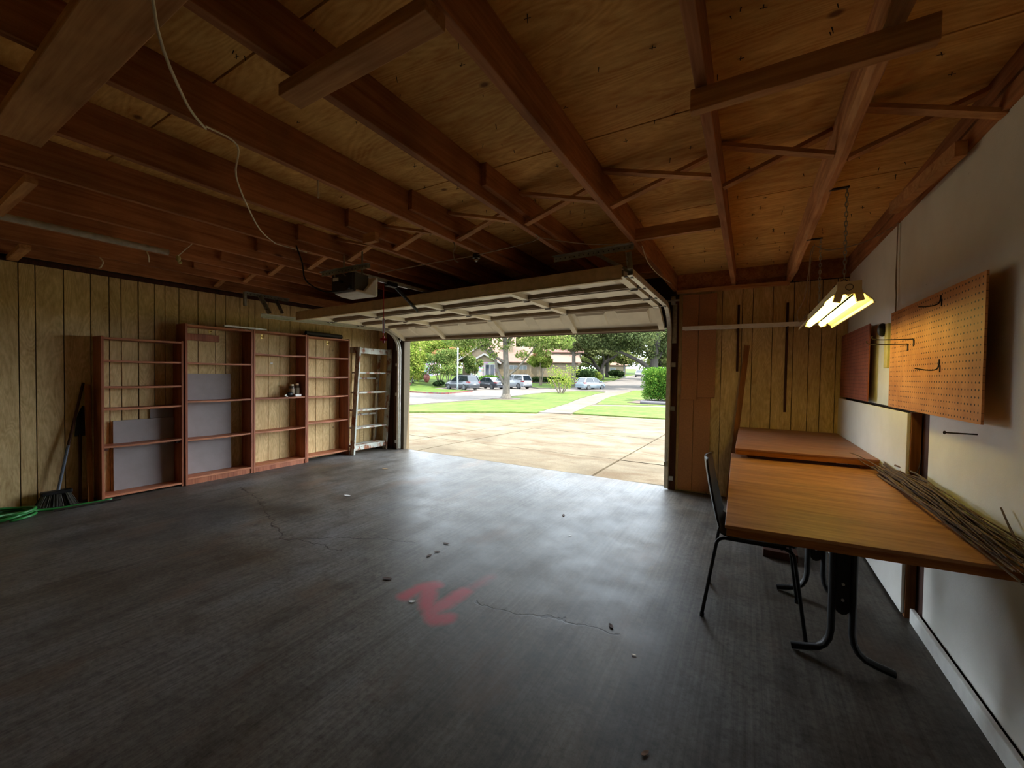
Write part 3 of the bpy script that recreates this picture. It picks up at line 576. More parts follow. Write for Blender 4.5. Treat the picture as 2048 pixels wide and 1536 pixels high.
sh = thing('shovel', 'shovel standing blade up between the broom and the wooden post', 'shovel', (-6.1, 1.36, 0)); MB().tube([(-6.1, 1.36, 0.0), (-6.15, 1.375, 0.72)], 0.013, 8).build('handle', M['trim'], sh)
m = MB(); rings = []
for k in range(9):
    z = 0.70 + 0.32 * k / 8; w = 0.075 * (1 if k < 5 else math.cos((k - 4) / 4.4 * math.pi / 2)) + 0.004; y = 1.375 + 0.004 * k; rings.append([(-6.15 - 0.004 * k, y - w * .55, z), (-6.165 - 0.003 * k, y, z), (-6.15 - 0.004 * k, y + w * .55, z), (-6.156 - 0.004 * k, y, z)])
m.loft(rings).build('blade', M['black'], sh)
hs = []
for k in range(60):
    a = k * 0.42; r = 0.16 + 0.03 * math.sin(k * 0.7); hs.append((-5.98 + r * 1.1 * math.cos(a), 0.84 + r * math.sin(a), 0.014 + 0.016 * (k / 15) + 0.008 * math.sin(a * 2)))
hs += [(-5.98, 1.02, 0.03), (-5.96, 1.15, 0.014), (-5.94, 1.3, 0.014), (-5.925, 1.42, 0.014), (-5.915, 1.56, 0.014)]
tag(MB().tube(curve_pts(hs, 3), 0.013, 7).build('garden_hose', M['hose'], None, origin=(-5.98, 0.9, 0), smooth=True), 'loosely coiled green garden hose on the floor by the broom', 'hose')
MBx = MB().tube([(-5.90, 1.13, 0.012), (-5.87, 1.62, 0.012)], 0.011, 8); tag(MBx.build('metal_rod', M['nail'], None, origin=(-5.885, 1.37, 0)), 'thin metal rod lying on the floor beside the hose', 'rod')

# ================================================================== THINGS ON THE CEILING
tag(MB().tube([(-4.485, -0.4, 2.466), (-4.48, 1.56, 2.466)], 0.026, 12).build('stored_pipe', plain('pale_dusty_pipe', S(188, 180, 168), 0.6, mottle=0.2), None, origin=(-4.48, 0.6, 2.45), smooth=True, auto=True), 'long pale dusty pipe stored up under the left joists', 'pipe')
t = thing('hanging_tie', 'pale yellow tied rag hanging at the end of the stored pipe', 'rag', (-4.44, 1.62, 2.40)); MB().tube(curve_pts([(-4.12, 1.60, 2.50), (-4.30, 1.61, 2.47), (-4.42, 1.61, 2.44)]), 0.004, 5).build('string', M['string'], t); m = MB(); m.ball((-4.43, 1.615, 2.42), (0.018, 0.018, 0.032)); m.ball((-4.44, 1.63, 2.39), (0.022, 0.016, 0.014)); m.build('knot', M['yellow'], t, smooth=True)
tag(MB().tube(curve_pts([(-0.85, 0.30, 2.44), (-1.246, 0.406, 2.30), (-1.50, 0.56, 2.25), (-1.80, 0.74, 2.34), (-2.02, 0.84, 2.46), (-2.11, 1.0, 2.485), (-2.25, 1.06, 2.40), (-2.50, 1.25, 2.34), (-2.85, 1.50, 2.36), (-3.20, 1.78, 2.42), (-3.44, 1.94, 2.49), (-3.44, 2.2, 2.492)], 5), 0.0042, 6).build('looping_rope', M['string'], None, origin=(-2.1, 1.0, 2.48), smooth=True), 'long pale cord looping between the ceiling joists above the floor', 'cord')
tag(MB().tube(curve_pts([(-3.0, 2.62, 2.35), (-2.9, 2.75, 2.40), (-2.60, 2.98, 2.49), (-2.15, 2.96, 2.485), (-1.513, 2.876, 2.49), (-1.42, 2.75, 2.49), (-1.38, 2.80, 2.47), (-1.106, 3.065, 2.46), (-0.835, 3.30, 2.492)], 6), 0.004, 6).build('bell_wire', M['greyrope'], None, origin=(-2.1, 2.95, 2.48)), 'thin grey wire strung across the joists above the open door', 'wire')
def dangling(label, pts, mat='string', r=0.0055):
    tag(MB().tube(curve_pts(pts, 5), r, 6).build('rope_end', M[mat], None, origin=pts[0], smooth=True), label, 'rope', 'short rope ends nailed under the joists')
dangling('short pale rope end hanging under a joist right of the long looping cord', [(-2.12, 1.42, 2.50), (-2.12, 1.42, 2.46), (-2.125, 1.425, 2.42), (-2.12, 1.42, 2.405)])
dangling('short pale rope end, left one of two above the grooved wall', [(-5.44, 1.36, 2.50), (-5.43, 1.38, 2.46), (-5.45, 1.37, 2.41), (-5.47, 1.36, 2.40)])
dangling('short pale rope end, right one of two above the grooved wall', [(-4.77, 1.50, 2.50), (-4.76, 1.51, 2.46), (-4.78, 1.52, 2.41)])
dangling('knotted grey string dangling under the joist next to the wire bulb', [(-2.11, 2.62, 2.50), (-2.105, 2.63, 2.46), (-2.13, 2.64, 2.42), (-2.11, 2.64, 2.36), (-2.09, 2.66, 2.345)], 'greyrope')
dangling('white twisted cord running down the joist beside the door hanger', [(-0.785, 3.42, 2.50), (-0.78, 3.6, 2.42), (-0.775, 3.9, 2.40), (-0.78, 4.2, 2.42), (-0.79, 4.6, 2.46), (-0.79, 4.9, 2.49)], 'string', 0.004)
t = thing('bare_bulb_socket', 'small dark lamp socket fixed below a joist on the wire', 'lamp socket', (-2.14, 2.98, 2.44)); MB().cyl((-2.14, 2.98, 2.50), (-2.14, 2.98, 2.465), 0.035, n=14).build('base', M['nail'], t); m = MB(); m.ball((-2.14, 2.98, 2.452), 0.018); m.build('bulb', M['steel'], t, smooth=True)

# ================================================================== RIGHT SIDE: SHELF, PLANK, PEGBOARDS
t = thing('wall_shelf', 'long narrow white shelf on metal standards above the workbench', 'shelf', (-0.05, 5.35, 1.98)); B(-0.70, 0.66, 5.215, 5.415, 2.0, 2.02).build('board', M['white'], t, bevel=0.002); B(-0.70, 0.66, 5.205, 5.217, 1.985, 2.028).build('lip', M['white'], t)
for x, z0, z1 in ((-0.122, 1.50, 2.28), (0.352, 1.05, 2.27)):
    B(x - 0.012, x + 0.012, 5.424, 5.438, z0, z1).build('standard', M['trim'], t); MB().add([(x-.005, 5.424, 2.0), (x+.005, 5.424, 2.0), (x+.005, 5.23, 2.0), (x-.005, 5.23, 2.0), (x-.005, 5.424, 1.93), (x+.005, 5.424, 1.93)], [(0,1,2,3),(4,5,1,0),(4,3,2,5),(0,3,4),(1,5,2)]).build('bracket', M['trim'], t)
tag(MB().beam((-0.178, 5.30, 0.005), (-0.028, 5.405, 1.80), 0.055, 0.022, (0, 1, 0)).build('leaning_plank', M['stud'], None, origin=(-0.178, 5.3, 0), bevel=0.002), 'narrow wooden plank leaning on the grooved wall behind the workbench', 'plank')
def peg(name, label, y0, y1, z0, z1, x, mat):
    t = thing(name, label, 'pegboard', (x, (y0 + y1) / 2, z0), 'pegboards on the right wall'); B(x - 0.004, x + 0.004, y0, y1, z0, z1).build('panel', mat, t)
    for y in (y0 + 0.3, y1 - 0.2): B(x + 0.004, XR - 0.002, y - 0.02, y + 0.02, z0 + 0.1, z1 - 0.1).build('furring_strip', M['stud'], t)
    return t
peg('pegboard', 'large tan pegboard with wire hooks hung above the table', 2.385, 3.655, 1.245, 1.873, 0.823, M['peg'])
peg('pegboard', 'smaller dark red pegboard in the corner above the workbench', 4.27, 5.40, 1.248, 1.876, 0.832, M['pegdark'])
def hook(label, y, z, pts):
    t = thing('peg_hook', label, 'hook', (0.819, y, z), 'wire hooks on the tan pegboard'); MB().tube(curve_pts(pts, 4), 0.0032, 6).build('wire', M['nail'], t); MB().tube([(0.817, y - .012, z), (0.817, y - .012, z - .035)], 0.003, 5).build('stay', M['nail'], t)
hook('long straight pegboard hook, lower of the left pair', 3.30, 1.64, [(0.818, 3.30, 1.60), (0.816, 3.30, 1.64), (0.80, 3.31, 1.642), (0.66, 3.36, 1.648), (0.64, 3.365, 1.67)])
hook('long straight pegboard hook, upper of the left pair', 3.20, 1.66, [(0.818, 3.20, 1.62), (0.816, 3.20, 1.66), (0.80, 3.21, 1.663), (0.66, 3.25, 1.668), (0.645, 3.255, 1.69)])
hook('short L-shaped hook in the middle of the tan pegboard', 2.82, 1.50, [(0.818, 2.82, 1.53), (0.812, 2.82, 1.485), (0.79, 2.84, 1.475), (0.745, 2.88, 1.485)])
hook('short hook with metal clip near the top of the tan pegboard', 2.83, 1.83, [(0.818, 2.83, 1.85), (0.81, 2.83, 1.81), (0.78, 2.85, 1.80), (0.75, 2.88, 1.805)])
t = thing('power_strip', 'pale yellow power strip with black plug beside the tan pegboard', 'power strip', (0.87, 3.89, 1.51)); B(0.845, 0.879, 3.845, 3.925, 1.51, 1.83).build('body', M['yellow'], t, bevel=0.005); m = MB(); m.ball((0.835, 3.93, 1.79), (0.03, 0.03, 0.05)); m.build('plug', M['blackplastic'], t, smooth=True)
MB().tube(curve_pts([(0.872, 3.79, 1.84), (0.873, 3.80, 2.0), (0.872, 3.81, 2.2), (0.874, 3.82, 2.52), ]), 0.0035, 6).build('cord', M['greyrope'], t)
MB().tube(curve_pts([(0.868, 3.79, 1.84), (0.869, 3.785, 2.0), (0.868, 3.80, 2.1), (0.87, 3.805, 2.3), (0.87, 3.80, 2.52)]), 0.003, 6).build('cord', M['greyrope'], t)
m = MB(); m.cyl((0.886, 2.60, 1.185), (0.80, 2.66, 1.18), 0.0035, n=6); m.cyl((0.80, 2.66, 1.18), (0.796, 2.663, 1.18), 0.008, n=8); tag(m.build('wall_nail', M['nail'], None, origin=(0.88, 2.6, 1.185)), 'long bent nail sticking out of the wall below the tan pegboard', 'nail')

# ================================================================== SHOP LIGHT
sl = thing('shop_light', 'lit twin-tube fluorescent shop light hanging on chains above the bench', 'shop light', (0.45, 3.4, 1.83)); y0, y1 = 2.78, 4.05
B(0.402, 0.498, y0, y1, 1.885, 1.945).build('housing', M['enamel'], sl, bevel=0.003)
e = B(0.398, 0.502, y0 - 0.008, y0, 1.878, 1.948).build('end_plate', M['enamel'], sl, bevel=0.002); ring = [(0.45 + 0.016 * math.cos(a), y0 - 0.009, 1.915 + 0.016 * math.sin(a)) for a in [k * math.pi / 8 for k in range(16)]]; MB().tube(ring, 0.0015, 5, closed=True).build('knockout', M['nail'], e)
B(0.398, 0.502, y1, y1 + 0.008, 1.878, 1.948).build('end_plate', M['enamel'], sl)
prof = [(0.345, 1.826), (0.350, 1.845), (0.385, 1.878), (0.402, 1.885), (0.43, 1.885), (0.45, 1.868), (0.47, 1.885), (0.498, 1.885), (0.515, 1.878), (0.549, 1.845), (0.553, 1.828), (0.562, 1.828), (0.562, 1.832), (0.556, 1.833), (0.551, 1.850), (0.517, 1.882), (0.50, 1.890), (0.40, 1.890), (0.383, 1.882), (0.347, 1.849), (0.340, 1.826)]
MB().loft([[(x, y, z) for x, z in prof] for y in (y0 + 0.004, y1 - 0.004)]).build('reflector', M['reflector'], sl)
for x in (0.412, 0.488):
    MB().cyl((x, y0 + 0.03, 1.862), (x, y1 - 0.03, 1.862), 0.019, n=16).build('fluorescent_tube', M['tube'], sl, smooth=True, auto=True)
    for ya, yb in ((y0 - 0.004, y0 + 0.03), (y1 - 0.03, y1 + 0.004)): MB().beam((x, (ya + yb) / 2, 1.895), (x + (0.012 if x > .45 else -0.012), (ya + yb) / 2, 1.842), 0.034, yb - ya, (0, 1, 0)).build('lamp_holder', M['enamel'], sl)
def chain(xa, ya, z0, z1):
    m = MB(); n = int((z1 - z0) / 0.026)
    for k in range(n):
        c = Vector((xa, ya, z0 + (k + .5) * (z1 - z0) / n)); d = Vector((1, 0, 0)) if k % 2 else Vector((0, 1, 0)); m.tube([c + d * 0.007 * math.cos(a) + Vector((0, 0, 0.018 * math.sin(a))) for a in [i * math.pi / 4 for i in range(8)]], 0.0022, 4, closed=True)
    m.build('chain', M['dullsteel'], sl)
for yc in (2.92, 3.88):
    chain(0.45, yc, 1.99, 2.50 if yc > 3 else 2.50); MB().tube([(0.40, yc, 1.945), (0.45, yc, 1.99), (0.50, yc, 1.945)], 0.003, 5).build('hanger_wire', M['nail'], sl)
B(0.36, 0.46, 2.91, 2.93, 2.498, 2.506).build('ceiling_hook', M['nail'], sl); B(0.36, 0.46, 3.87, 3.89, 2.498, 2.506).build('ceiling_hook', M['nail'], sl)
MB().tube(curve_pts([(0.39, 3.95, 1.94), (0.34, 3.96, 1.88), (0.32, 3.95, 1.95), (0.36, 3.92, 2.05), (0.38, 3.88, 2.25), (0.40, 3.86, 2.44), (0.50, 3.86, 2.40), (0.70, 3.86, 2.43), (0.86, 3.84, 2.51)]), 0.004, 6).build('power_cord', M['greyrope'], sl)
MB().tube(curve_pts([(0.41, 3.86, 2.46), (0.385, 3.84, 2.3), (0.38, 3.83, 2.1), (0.37, 3.83, 1.98)]), 0.0025, 5).build('pull_string', M['greyrope'], sl)

# ================================================================== TABLE, BENCH, CHAIR, TWIGS
tb = thing('work_table', 'worn brown work table on black metal pedestals against the white wall', 'table', (0.4, 3.05, 0))
def slab(m, c, z0, z1): return m.add([(x, y, z0) for x, y in c] + [(x, y, z1) for x, y in c], [(3,2,1,0),(4,5,6,7),(0,1,5,4),(1,2,6,5),(2,3,7,6),(3,0,4,7)])
MB().prism([(-0.0756, 1.996), (0.872, 2.088), (0.872, 3.22), (0.818, 3.245), (0.818, 3.95), (-0.115, 3.95)], lambda x, y, d: (x, y, 0.761 + d), 0.014).build('table_top', M['table'], tb, bevel=0.002)
slab(MB(), [(-0.070, 2.003), (0.870, 2.095), (0.870, 2.128), (-0.070, 2.036)], 0.726, 0.761).build('edge_band', M['edge'], tb, bevel=0.002)
slab(MB(), [(-0.070, 2.037), (-0.045, 2.037), (-0.081, 3.94), (-0.106, 3.94)], 0.726, 0.761).build('edge_band', M['edge'], tb); slab(MB(), [(-0.1, 3.915), (0.815, 3.915), (0.815, 3.945), (-0.1, 3.945)], 0.726, 0.761).build('edge_band', M['edge'], tb)
def pedestal(cx, cy):
    for s in (-1, 1):
        path = [(cx + s * 0.042, cy, 0.73), (cx + s * 0.042, cy, 0.40), (cx + s * 0.042, cy, 0.16)] + [(cx + s * (0.042 + 0.08 - 0.08 * math.cos(a)), cy, 0.16 - 0.12 * math.sin(a)) for a in (0.4, 0.8, 1.2)] + [(cx + s * 0.14, cy, 0.032), (cx + s * 0.205, cy, 0.018)]
        rings = []
        for i, p in enumerate(path):
            a = Vector(path[max(i-1, 0)]); b = Vector(path[min(i+1, len(path)-1)]); d = (b - a).normalized(); nn = Vector((-d.z, 0, d.x))
            rings.append([Vector(p) + nn * 0.016 * math.cos(q) + Vector((0, 1, 0)) * 0.024 * math.sin(q) for q in [k * math.pi / 5 for k in range(10)]])
        MB().loft(rings).build('leg', M['black'], tb, smooth=True, auto=True)
    poly = [(-0.03, 0.60), (0.03, 0.60), (0.03, 0.20)] + [(0.03 * math.cos(a), 0.20 - 0.035 * math.sin(a)) for a in (0.5, 1.0, 1.57, 2.1, 2.6)] + [(-0.03, 0.20)]
    pl = MB().prism(poly, lambda x, y, d: (cx + x, cy - 0.006 + d, y + 0.08), 0.012).build('centre_plate', M['black'], tb)
    for zz in (0.32, 0.40, 0.60): MB().cyl((cx, cy - 0.012, zz), (cx, cy - 0.004, zz), 0.007, n=8).build('bolt', M['steel'], pl)
    B(cx - 0.28, cx + 0.28, cy - 0.025, cy + 0.025, 0.702, 0.726).build('top_bracket', M['black'], tb)
pedestal(0.43, 2.57); pedestal(0.40, 3.24)
m = MB(); m.cyl((0.46, 2.57, 0.40), (0.43, 3.24, 0.40), 0.012, n=8); m.build('stretcher', M['steel'], tb)
bn = thing('workbench', 'raised red-brown workbench top in the corner under the white shelf', 'workbench', (0.37, 4.6, 0))
slab(MB(), [(-0.084, 3.745), (0.818, 3.805), (0.818, 5.43), (-0.088, 5.43)], 0.838, 0.852).build('bench_top', M['bench'], bn, bevel=0.002)
slab(MB(), [(-0.082, 3.748), (0.818, 3.808), (0.818, 3.842), (-0.082, 3.782)], 0.803, 0.838).build('edge_band', M['edge'], bn, bevel=0.002); slab(MB(), [(-0.082, 3.783), (-0.05, 3.783), (-0.054, 5.42), (-0.086, 5.42)], 0.803, 0.838).build('edge_band', M['edge'], bn)
for x in (0.0, 0.72): B(x, x + 0.06, 3.84, 3.93, 0.7755, 0.838).build('riser_block', M['edge'], bn)
for x in (-0.05, 0.74): B(x, x + 0.06, 5.30, 5.39, 0.0, 0.838).build('leg', M['trim'], bn); B(x, x + 0.06, 4.30, 4.39, 0.0, 0.838).build('leg', M['trim'], bn)
tag(B(0.13, 0.36, 3.78, 3.95, 0.0, 0.06).build('wood_offcut', M['trim'], None, origin=(0.24, 3.86, 0), bevel=0.004), 'flat dark wooden offcut on the floor behind the chair', 'offcut')
ch = thing('bentwood_chair', 'black bentwood chair with thin metal legs facing the table', 'chair', (0.04, 2.87, 0))
prof = [(-0.225, 0.925), (-0.222, 0.90), (-0.205, 0.80), (-0.185, 0.70), (-0.165, 0.61), (-0.150, 0.55), (-0.128, 0.512), (-0.09, 0.494), (-0.02, 0.488), (0.08, 0.49), (0.17, 0.497), (0.225, 0.50), (0.25, 0.49)]
pts = curve_pts([(x, 0, z) for x, z in prof], 3); rings = []
for i, p in enumerate(pts):
    t_ = i / (len(pts) - 1); w = 0.155 + 0.05 * math.sin(min(1, t_ * 1.6) * math.pi / 2); r = 0.05 * max(0, 1 - t_ * 9) ** 2; w -= r + (0.04 * max(0, (t_ - 0.93) / 0.07) ** 2)
    a = pts[max(i-1, 0)]; b = pts[min(i+1, len(pts)-1)]; d = (b - a).normalized(); nn = Vector((-d.z, 0, d.x)); nn = nn if nn.x + nn.z > 0 else -nn; back = t_ < 0.45
    row = []
    for k in range(9):
        u = -1 + k / 4; dish = (0.022 if back else 0.008) * (u * u); row.append(p + Vector((0, 2.87 + u * w, 0)) + nn * (dish))
    row2 = [q - nn * 0.011 for q in row]; rings.append(row + row2[::-1])
MB().loft(rings).build('seat_shell', M['blackplastic'], ch, smooth=True, auto=True)
fr = MB()
for y in (2.70, 3.04): fr.tube([(-0.10, y, 0.468), (0.20, y, 0.474)], 0.010, 8)
for x in (-0.08, 0.18): fr.tube([(x, 2.70, 0.47), (x, 3.04, 0.47)], 0.010, 8)
fr.build('seat_frame', M['black'], ch)
for x0, x1, sgn in ((-0.10, -0.21, -1), (0.20, 0.295, 1)):
    for y, yf in ((2.70, 2.632), (3.04, 3.105)):
        lg = MB().tube(curve_pts([(x0, y, 0.47), (x0 + (x1 - x0) * .35, y + (yf - y) * .2, 0.45), (x0 + (x1 - x0) * .5, y + (yf - y) * .4, 0.37), (x1, yf, 0.012)], 5), 0.0105, 8).build('leg', M['black'], ch, smooth=True)
        MB().cyl((x1 - 0.002 * sgn, yf, 0.022), (x1, yf, 0.0), 0.013, n=8).build('foot_cap', M['blackplastic'], lg)
tw = thing('twig_bundle', 'long bundle of dry brown twigs lying along the wall on the table', 'twigs', (0.83, 2.9, 0.777)); random.seed(21)
for i in range(78):
    L0 = random.uniform(3.15, 3.74); L1 = random.uniform(2.0, 2.6) if i % 3 else random.uniform(1.85, 2.1); h = random.random(); xb = random.uniform(0.0, 1.0)
    xs = 0.868 - 0.11 * xb * (1 - 0.3 * h); xe = 0.868 - 0.12 * random.random(); zb = 0.783 + 0.10 * h * (1 - 0.6 * xb); bow = random.uniform(-0.018, 0.018); n = 7; P = []
    for k in range(n):
        u = k / (n - 1); y = L0 + (L1 - L0) * u; sprd = 1 + 0.25 * abs(u - 0.5)
        x = xs + (xe - xs) * u + bow * math.sin(math.pi * u) + random.uniform(-.006, .006); z = zb + random.uniform(-.005, .005) + 0.014 * math.sin(u * 5 + i); z = max(z, 0.781) if y > 2.1 else z - 0.02 * (2.1 - y)
        P.append((min(x, 0.876 if y < 3.2 else 0.814), y, max(z, 0.781) if y > 2.1 else z))
    r = random.uniform(0.003, 0.0066); MB().tube(curve_pts(P, 2), [r * (1 - 0.5 * k / (2 * (n - 1))) for k in range(2 * (n - 1) + 1)], 5).build('twig', M['twig'], tw)
for P in ([(0.82, 3.45, 0.79), (0.78, 3.62, 0.83), (0.70, 3.78, 0.87), (0.66, 3.86, 0.878)], [(0.83, 3.40, 0.78), (0.79, 3.58, 0.80), (0.72, 3.72, 0.83), (0.69, 3.76, 0.86)], [(0.865, 3.1, 0.80), (0.862, 3.25, 0.84), (0.868, 3.22, 0.93), (0.869, 3.21, 0.99)], [(0.85, 2.1, 0.80), (0.855, 2.22, 0.86), (0.86, 2.32, 0.93)]):
    MB().tube(curve_pts(P, 4), [0.005 - 0.002 * k / (4 * (len(P) - 1)) for k in range(4 * (len(P) - 1) + 1)], 5).build('twig', M['twig'], tw)

# ================================================================== LITTER ON THE FLOOR
def leaf(label, x, y, s, a, mat):
    pts = [(-1, 0), (-0.6, 0.35), (0, 0.45), (0.6, 0.3), (1, 0), (0.6, -0.3), (0, -0.42), (-0.6, -0.32)]; m = MB(); ca, sa = math.cos(a), math.sin(a)
    top = [(x + s * (u * ca - v * sa), y + s * (u * sa + v * ca), 0.004 + 0.25 * s * v * v + 0.1 * s * u * u) for u, v in pts]; n = len(top); bot = [(p[0], p[1], p[2] - 0.0012) for p in top]
    m.add([(x, y, 0.004)] + top + [(x, y, 0.0028)] + bot, [(0, 1+k, 1+(k+1) % n) for k in range(n)] + [(n+1, n+2+(k+1) % n, n+2+k) for k in range(n)] + [(1+k, n+2+k, n+2+(k+1) % n, 1+(k+1) % n) for k in range(n)])
    tag(m.build('dry_leaf' if 'leaf' in label else 'paper_chip', mat, None, origin=(x, y, 0)), label, 'leaf' if 'leaf' in label else 'chip', 'dry leaves on the floor' if 'leaf' in label else 'pale chips on the floor')
LF = plain('dry_leaf_brown', S(72, 40, 24), 0.8); PC = M['white']
for a in (('dark curled leaf left of the red paint mark', -2.118, 1.95, 0.035, 0.4, LF), ('brown leaf, nearest of the cluster beyond the red paint mark', -2.118, 2.369, 0.028, 1.4, LF), ('brown leaf in the middle of the cluster beyond the red paint mark', -2.113, 2.457, 0.024, 0.9, LF),
          ('brown leaf, farthest of the cluster beyond the red paint mark', -2.151, 2.613, 0.03, 0.2, LF), ('dark leaf alone on the floor toward the open door', -1.593, 3.787, 0.03, 2.0, LF), ('dark curled leaf on the floor right of the red paint mark', -0.642, 2.245, 0.025, 2.2, LF),
          ('pale chip lying on the red paint mark', -1.774, 1.833, 0.022, 0.6, PC), ('white round chip on the floor left of the chair', -0.472, 2.072, 0.012, 0.2, PC), ('pale sliver on the floor in front of the bookcases', -3.954, 3.032, 0.05, 0.1, PC), ('small pale chip on the floor midway to the open door', -1.336, 3.331, 0.014, 0.7, PC),
          ('tan leaf at the bottom edge of the floor', -0.304, 1.548, 0.02, 1.0, plain('tan_leaf', S(130, 92, 62), 0.8)), ('tan leaf scrap on the floor before the open door by the ladder', -4.62, 4.189, 0.05, 0.3, plain('straw_leaf', S(150, 120, 80), 0.8))): leaf(*a)
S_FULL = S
def S(r, g, b, k=0.178):                                     # outdoor colours darkened below real albedos to balance exposure against the dim interior
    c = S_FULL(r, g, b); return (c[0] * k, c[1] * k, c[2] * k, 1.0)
# ================================================================== OUTSIDE: GROUND
def gh(x, y):
    z = 0.0 if y < 6 else (-0.02 * (y - 6) if y < 24 else (-0.36 if y < 46 else -0.36 + 0.03 * (y - 46)))
    return z + 0.08 * min(max(-x - 30, 0), 16)
def patch(name, pts, h, mat, parent=None, thick=0.08, origin=None):
    bm = bmesh.new(); vs_ = [bm.verts.new((x, y, 0)) for x, y in pts]; bm.faces.new(vs_)
    for co, no in (((0, 6, 0), (0, 1, 0)), ((0, 24, 0), (0, 1, 0)), ((0, 46, 0), (0, 1, 0)), ((-30, 0, 0), (1, 0, 0)), ((-46, 0, 0), (1, 0, 0))):
        bmesh.ops.bisect_plane(bm, geom=bm.verts[:] + bm.edges[:] + bm.faces[:], plane_co=co, plane_no=no)
    bmesh.ops.triangulate(bm, faces=bm.faces)
    if thick:
        r = bmesh.ops.extrude_face_region(bm, geom=bm.faces[:]); top = [v for v in r['geom'] if isinstance(v, bmesh.types.BMVert)]; ts = set(top)
    else: ts = set(bm.verts)
    for v in bm.verts: v.co.z = gh(v.co.x, v.co.y) + h - (0 if v in ts else thick)
    bmesh.ops.recalc_face_normals(bm, faces=bm.faces)
    me = bpy.data.meshes.new(name); bm.to_mesh(me); bm.free(); return link_mesh(name, me, mat, parent, None)
def grass_mat(name, a, b, c):
    n = NT(name); v = n.coord(); f = n.noise(v, 0.9, 4, 0.6, 0.4); g = n.noise(v, 26, 5, 0.7); s = n.noise(n.coord((3, 0.35, 1), rot=(0, 0, 0.4)), 2.0, 4, 0.6)
    col = n.ramp(f, [(0.34, a), (0.62, b)]); col = n.mix(n.ramp(s, [(0.5, (0, 0, 0, 1)), (0.75, (0.7, 0.7, 0.7, 1))]), col, c)
    n.col(n.mix(0.6, col, n.ramp(g, [(0.3, (0.45, 0.5, 0.4, 1)), (0.65, (1.15, 1.15, 1.0, 1))]), 'MULTIPLY')); n.bump(g, 0.6, 0.03); return n.set(0.9, 0, 0.06)
M['grass'] = grass_mat('lawn_grass', S(126, 158, 74), S(164, 186, 98), S(194, 194, 126))
M['grassfar'] = grass_mat('far_grass', S(104, 146, 60), S(146, 176, 80), S(176, 176, 104))
def slabmat(name, a, b, warm):
    n = NT(name); v = n.coord(); f = n.noise(v, 0.7, 6, 0.65, 0.5); g = n.noise(v, 38, 4, 0.7); p = n.noise(n.coord((0.7, 1.3, 1)), 1.3, 6, 0.68, 0.5)
    c = n.ramp(f, [(0.32, a), (0.62, b)]); c = n.mix(n.ramp(p, [(0.46, (0, 0, 0, 1)), (0.66, (0.8, 0.8, 0.8, 1))]), c, warm); c = n.mix(0.5, c, n.ramp(g, [(0.35, (0.68, 0.66, 0.62, 1)), (0.6, (1.05, 1.05, 1.05, 1))]), 'MULTIPLY')
    n.col(c); n.bump(g, 0.4, 0.01); return n.set(0.9, 0, 0.08)
M['drive'] = slabmat('driveway_concrete', S(152, 136, 110, .185), S(196, 182, 154, .185), S(148, 122, 90, .185)); M['walk'] = slabmat('sidewalk_concrete', S(172, 158, 142), S(196, 184, 168), S(164, 148, 128)); M['street'] = slabmat('street_concrete', S(176, 166, 158), S(196, 186, 178), S(168, 156, 146))
n = NT('red_kerb_paint'); n.col(n.mix(n.ramp(n.noise(n.coord(), 3, 4), [(0.5, (0, 0, 0, 1)), (0.62, (1, 1, 1, 1))]), S(186, 84, 74), S(170, 150, 138))); M['redkerb'] = n.set(0.8)
M['kerb'] = plain('kerb_concrete', S(170, 156, 142), 0.85); M['mulch'] = plain('brown_mulch', S(136, 104, 78), 0.95, mottle=0.3, scale=12)
struct(patch('ground', [(-140, 5.6), (60, 5.6), (60, 190), (-140, 190)], -0.09, M['grassfar'], thick=0))
M['joint'] = plain('dark_joint_soil', S(70, 58, 46), 0.95)
dv = struct(patch('driveway', [(-26, 5.52), (6, 5.52), (6, 17.2), (-26, 17.2)], -0.045, M['joint'], thick=0.02))
xs = [-26, -15, -10.6, -6.23, -5.25, -1.9, 2.0, 6]; yr = [5.52, 6.95, 10.2, 13.6, 17.2]
for x0, x1 in zip(xs[:-1], xs[1:]):
    for y0, y1 in zip(yr[:-1], yr[1:]): patch('slab', [(x0 + 0.016, y0 + 0.012), (x1 - 0.016, y0 + 0.012), (x1 - 0.016, y1 - 0.014), (x0 + 0.016, y1 - 0.014)], -0.004 + random.uniform(-0.004, 0.003), M['drive'], dv, 0.05)
struct(patch('street', [(-70, 13), (-9.5, 13), (-9.5, 46), (-11.2, 52), (-13.0, 62), (-15.5, 76), (-21.5, 112), (-24, 135), (-31, 135), (-29, 112), (-22.5, 76), (-21.5, 66), (-24, 54), (-70, 54)], -0.03, M['street'], thick=0.03))
def lawn(label, pts, h=0.045, mat='grass'): return tag(patch('lawn', pts, h, M[mat], thick=0.12), label, 'lawn', None, 'stuff')
lawn('bright green front lawn around the large tree, beyond the driveway', [(-7.7, 15.2), (-8.0, 16.4), (-11.25, 29.3), (-13.3, 40.4), (-13.8, 44), (-15.6, 44.6), (-17.0, 43.6), (-17.6, 38), (-17.45, 33.5), (-16.4, 28), (-15.75, 24.8), (-15.1, 19.6), (-14.3, 14.2), (-13.2, 12.2), (-11.5, 11.4), (-10.1, 13.1), (-8.7, 14.6)])
lawn('narrow green lawn strip right of the sidewalk, nearest the driveway', [(-6.4, 16.0), (-2.5, 16.4), (0.5, 16.6), (0.5, 27.0), (-3.9, 24.8), (-7.95, 22.4)])
lawn('green lawn between the sidewalk and the clipped hedge', [(-8.15, 24.2), (-6.1, 25.3), (-3.9, 26.4), (0.5, 28.4), (0.5, 50), (-10.6, 50.5), (-11.95, 49.2), (-10.25, 34.3), (-9.6, 30.7)])
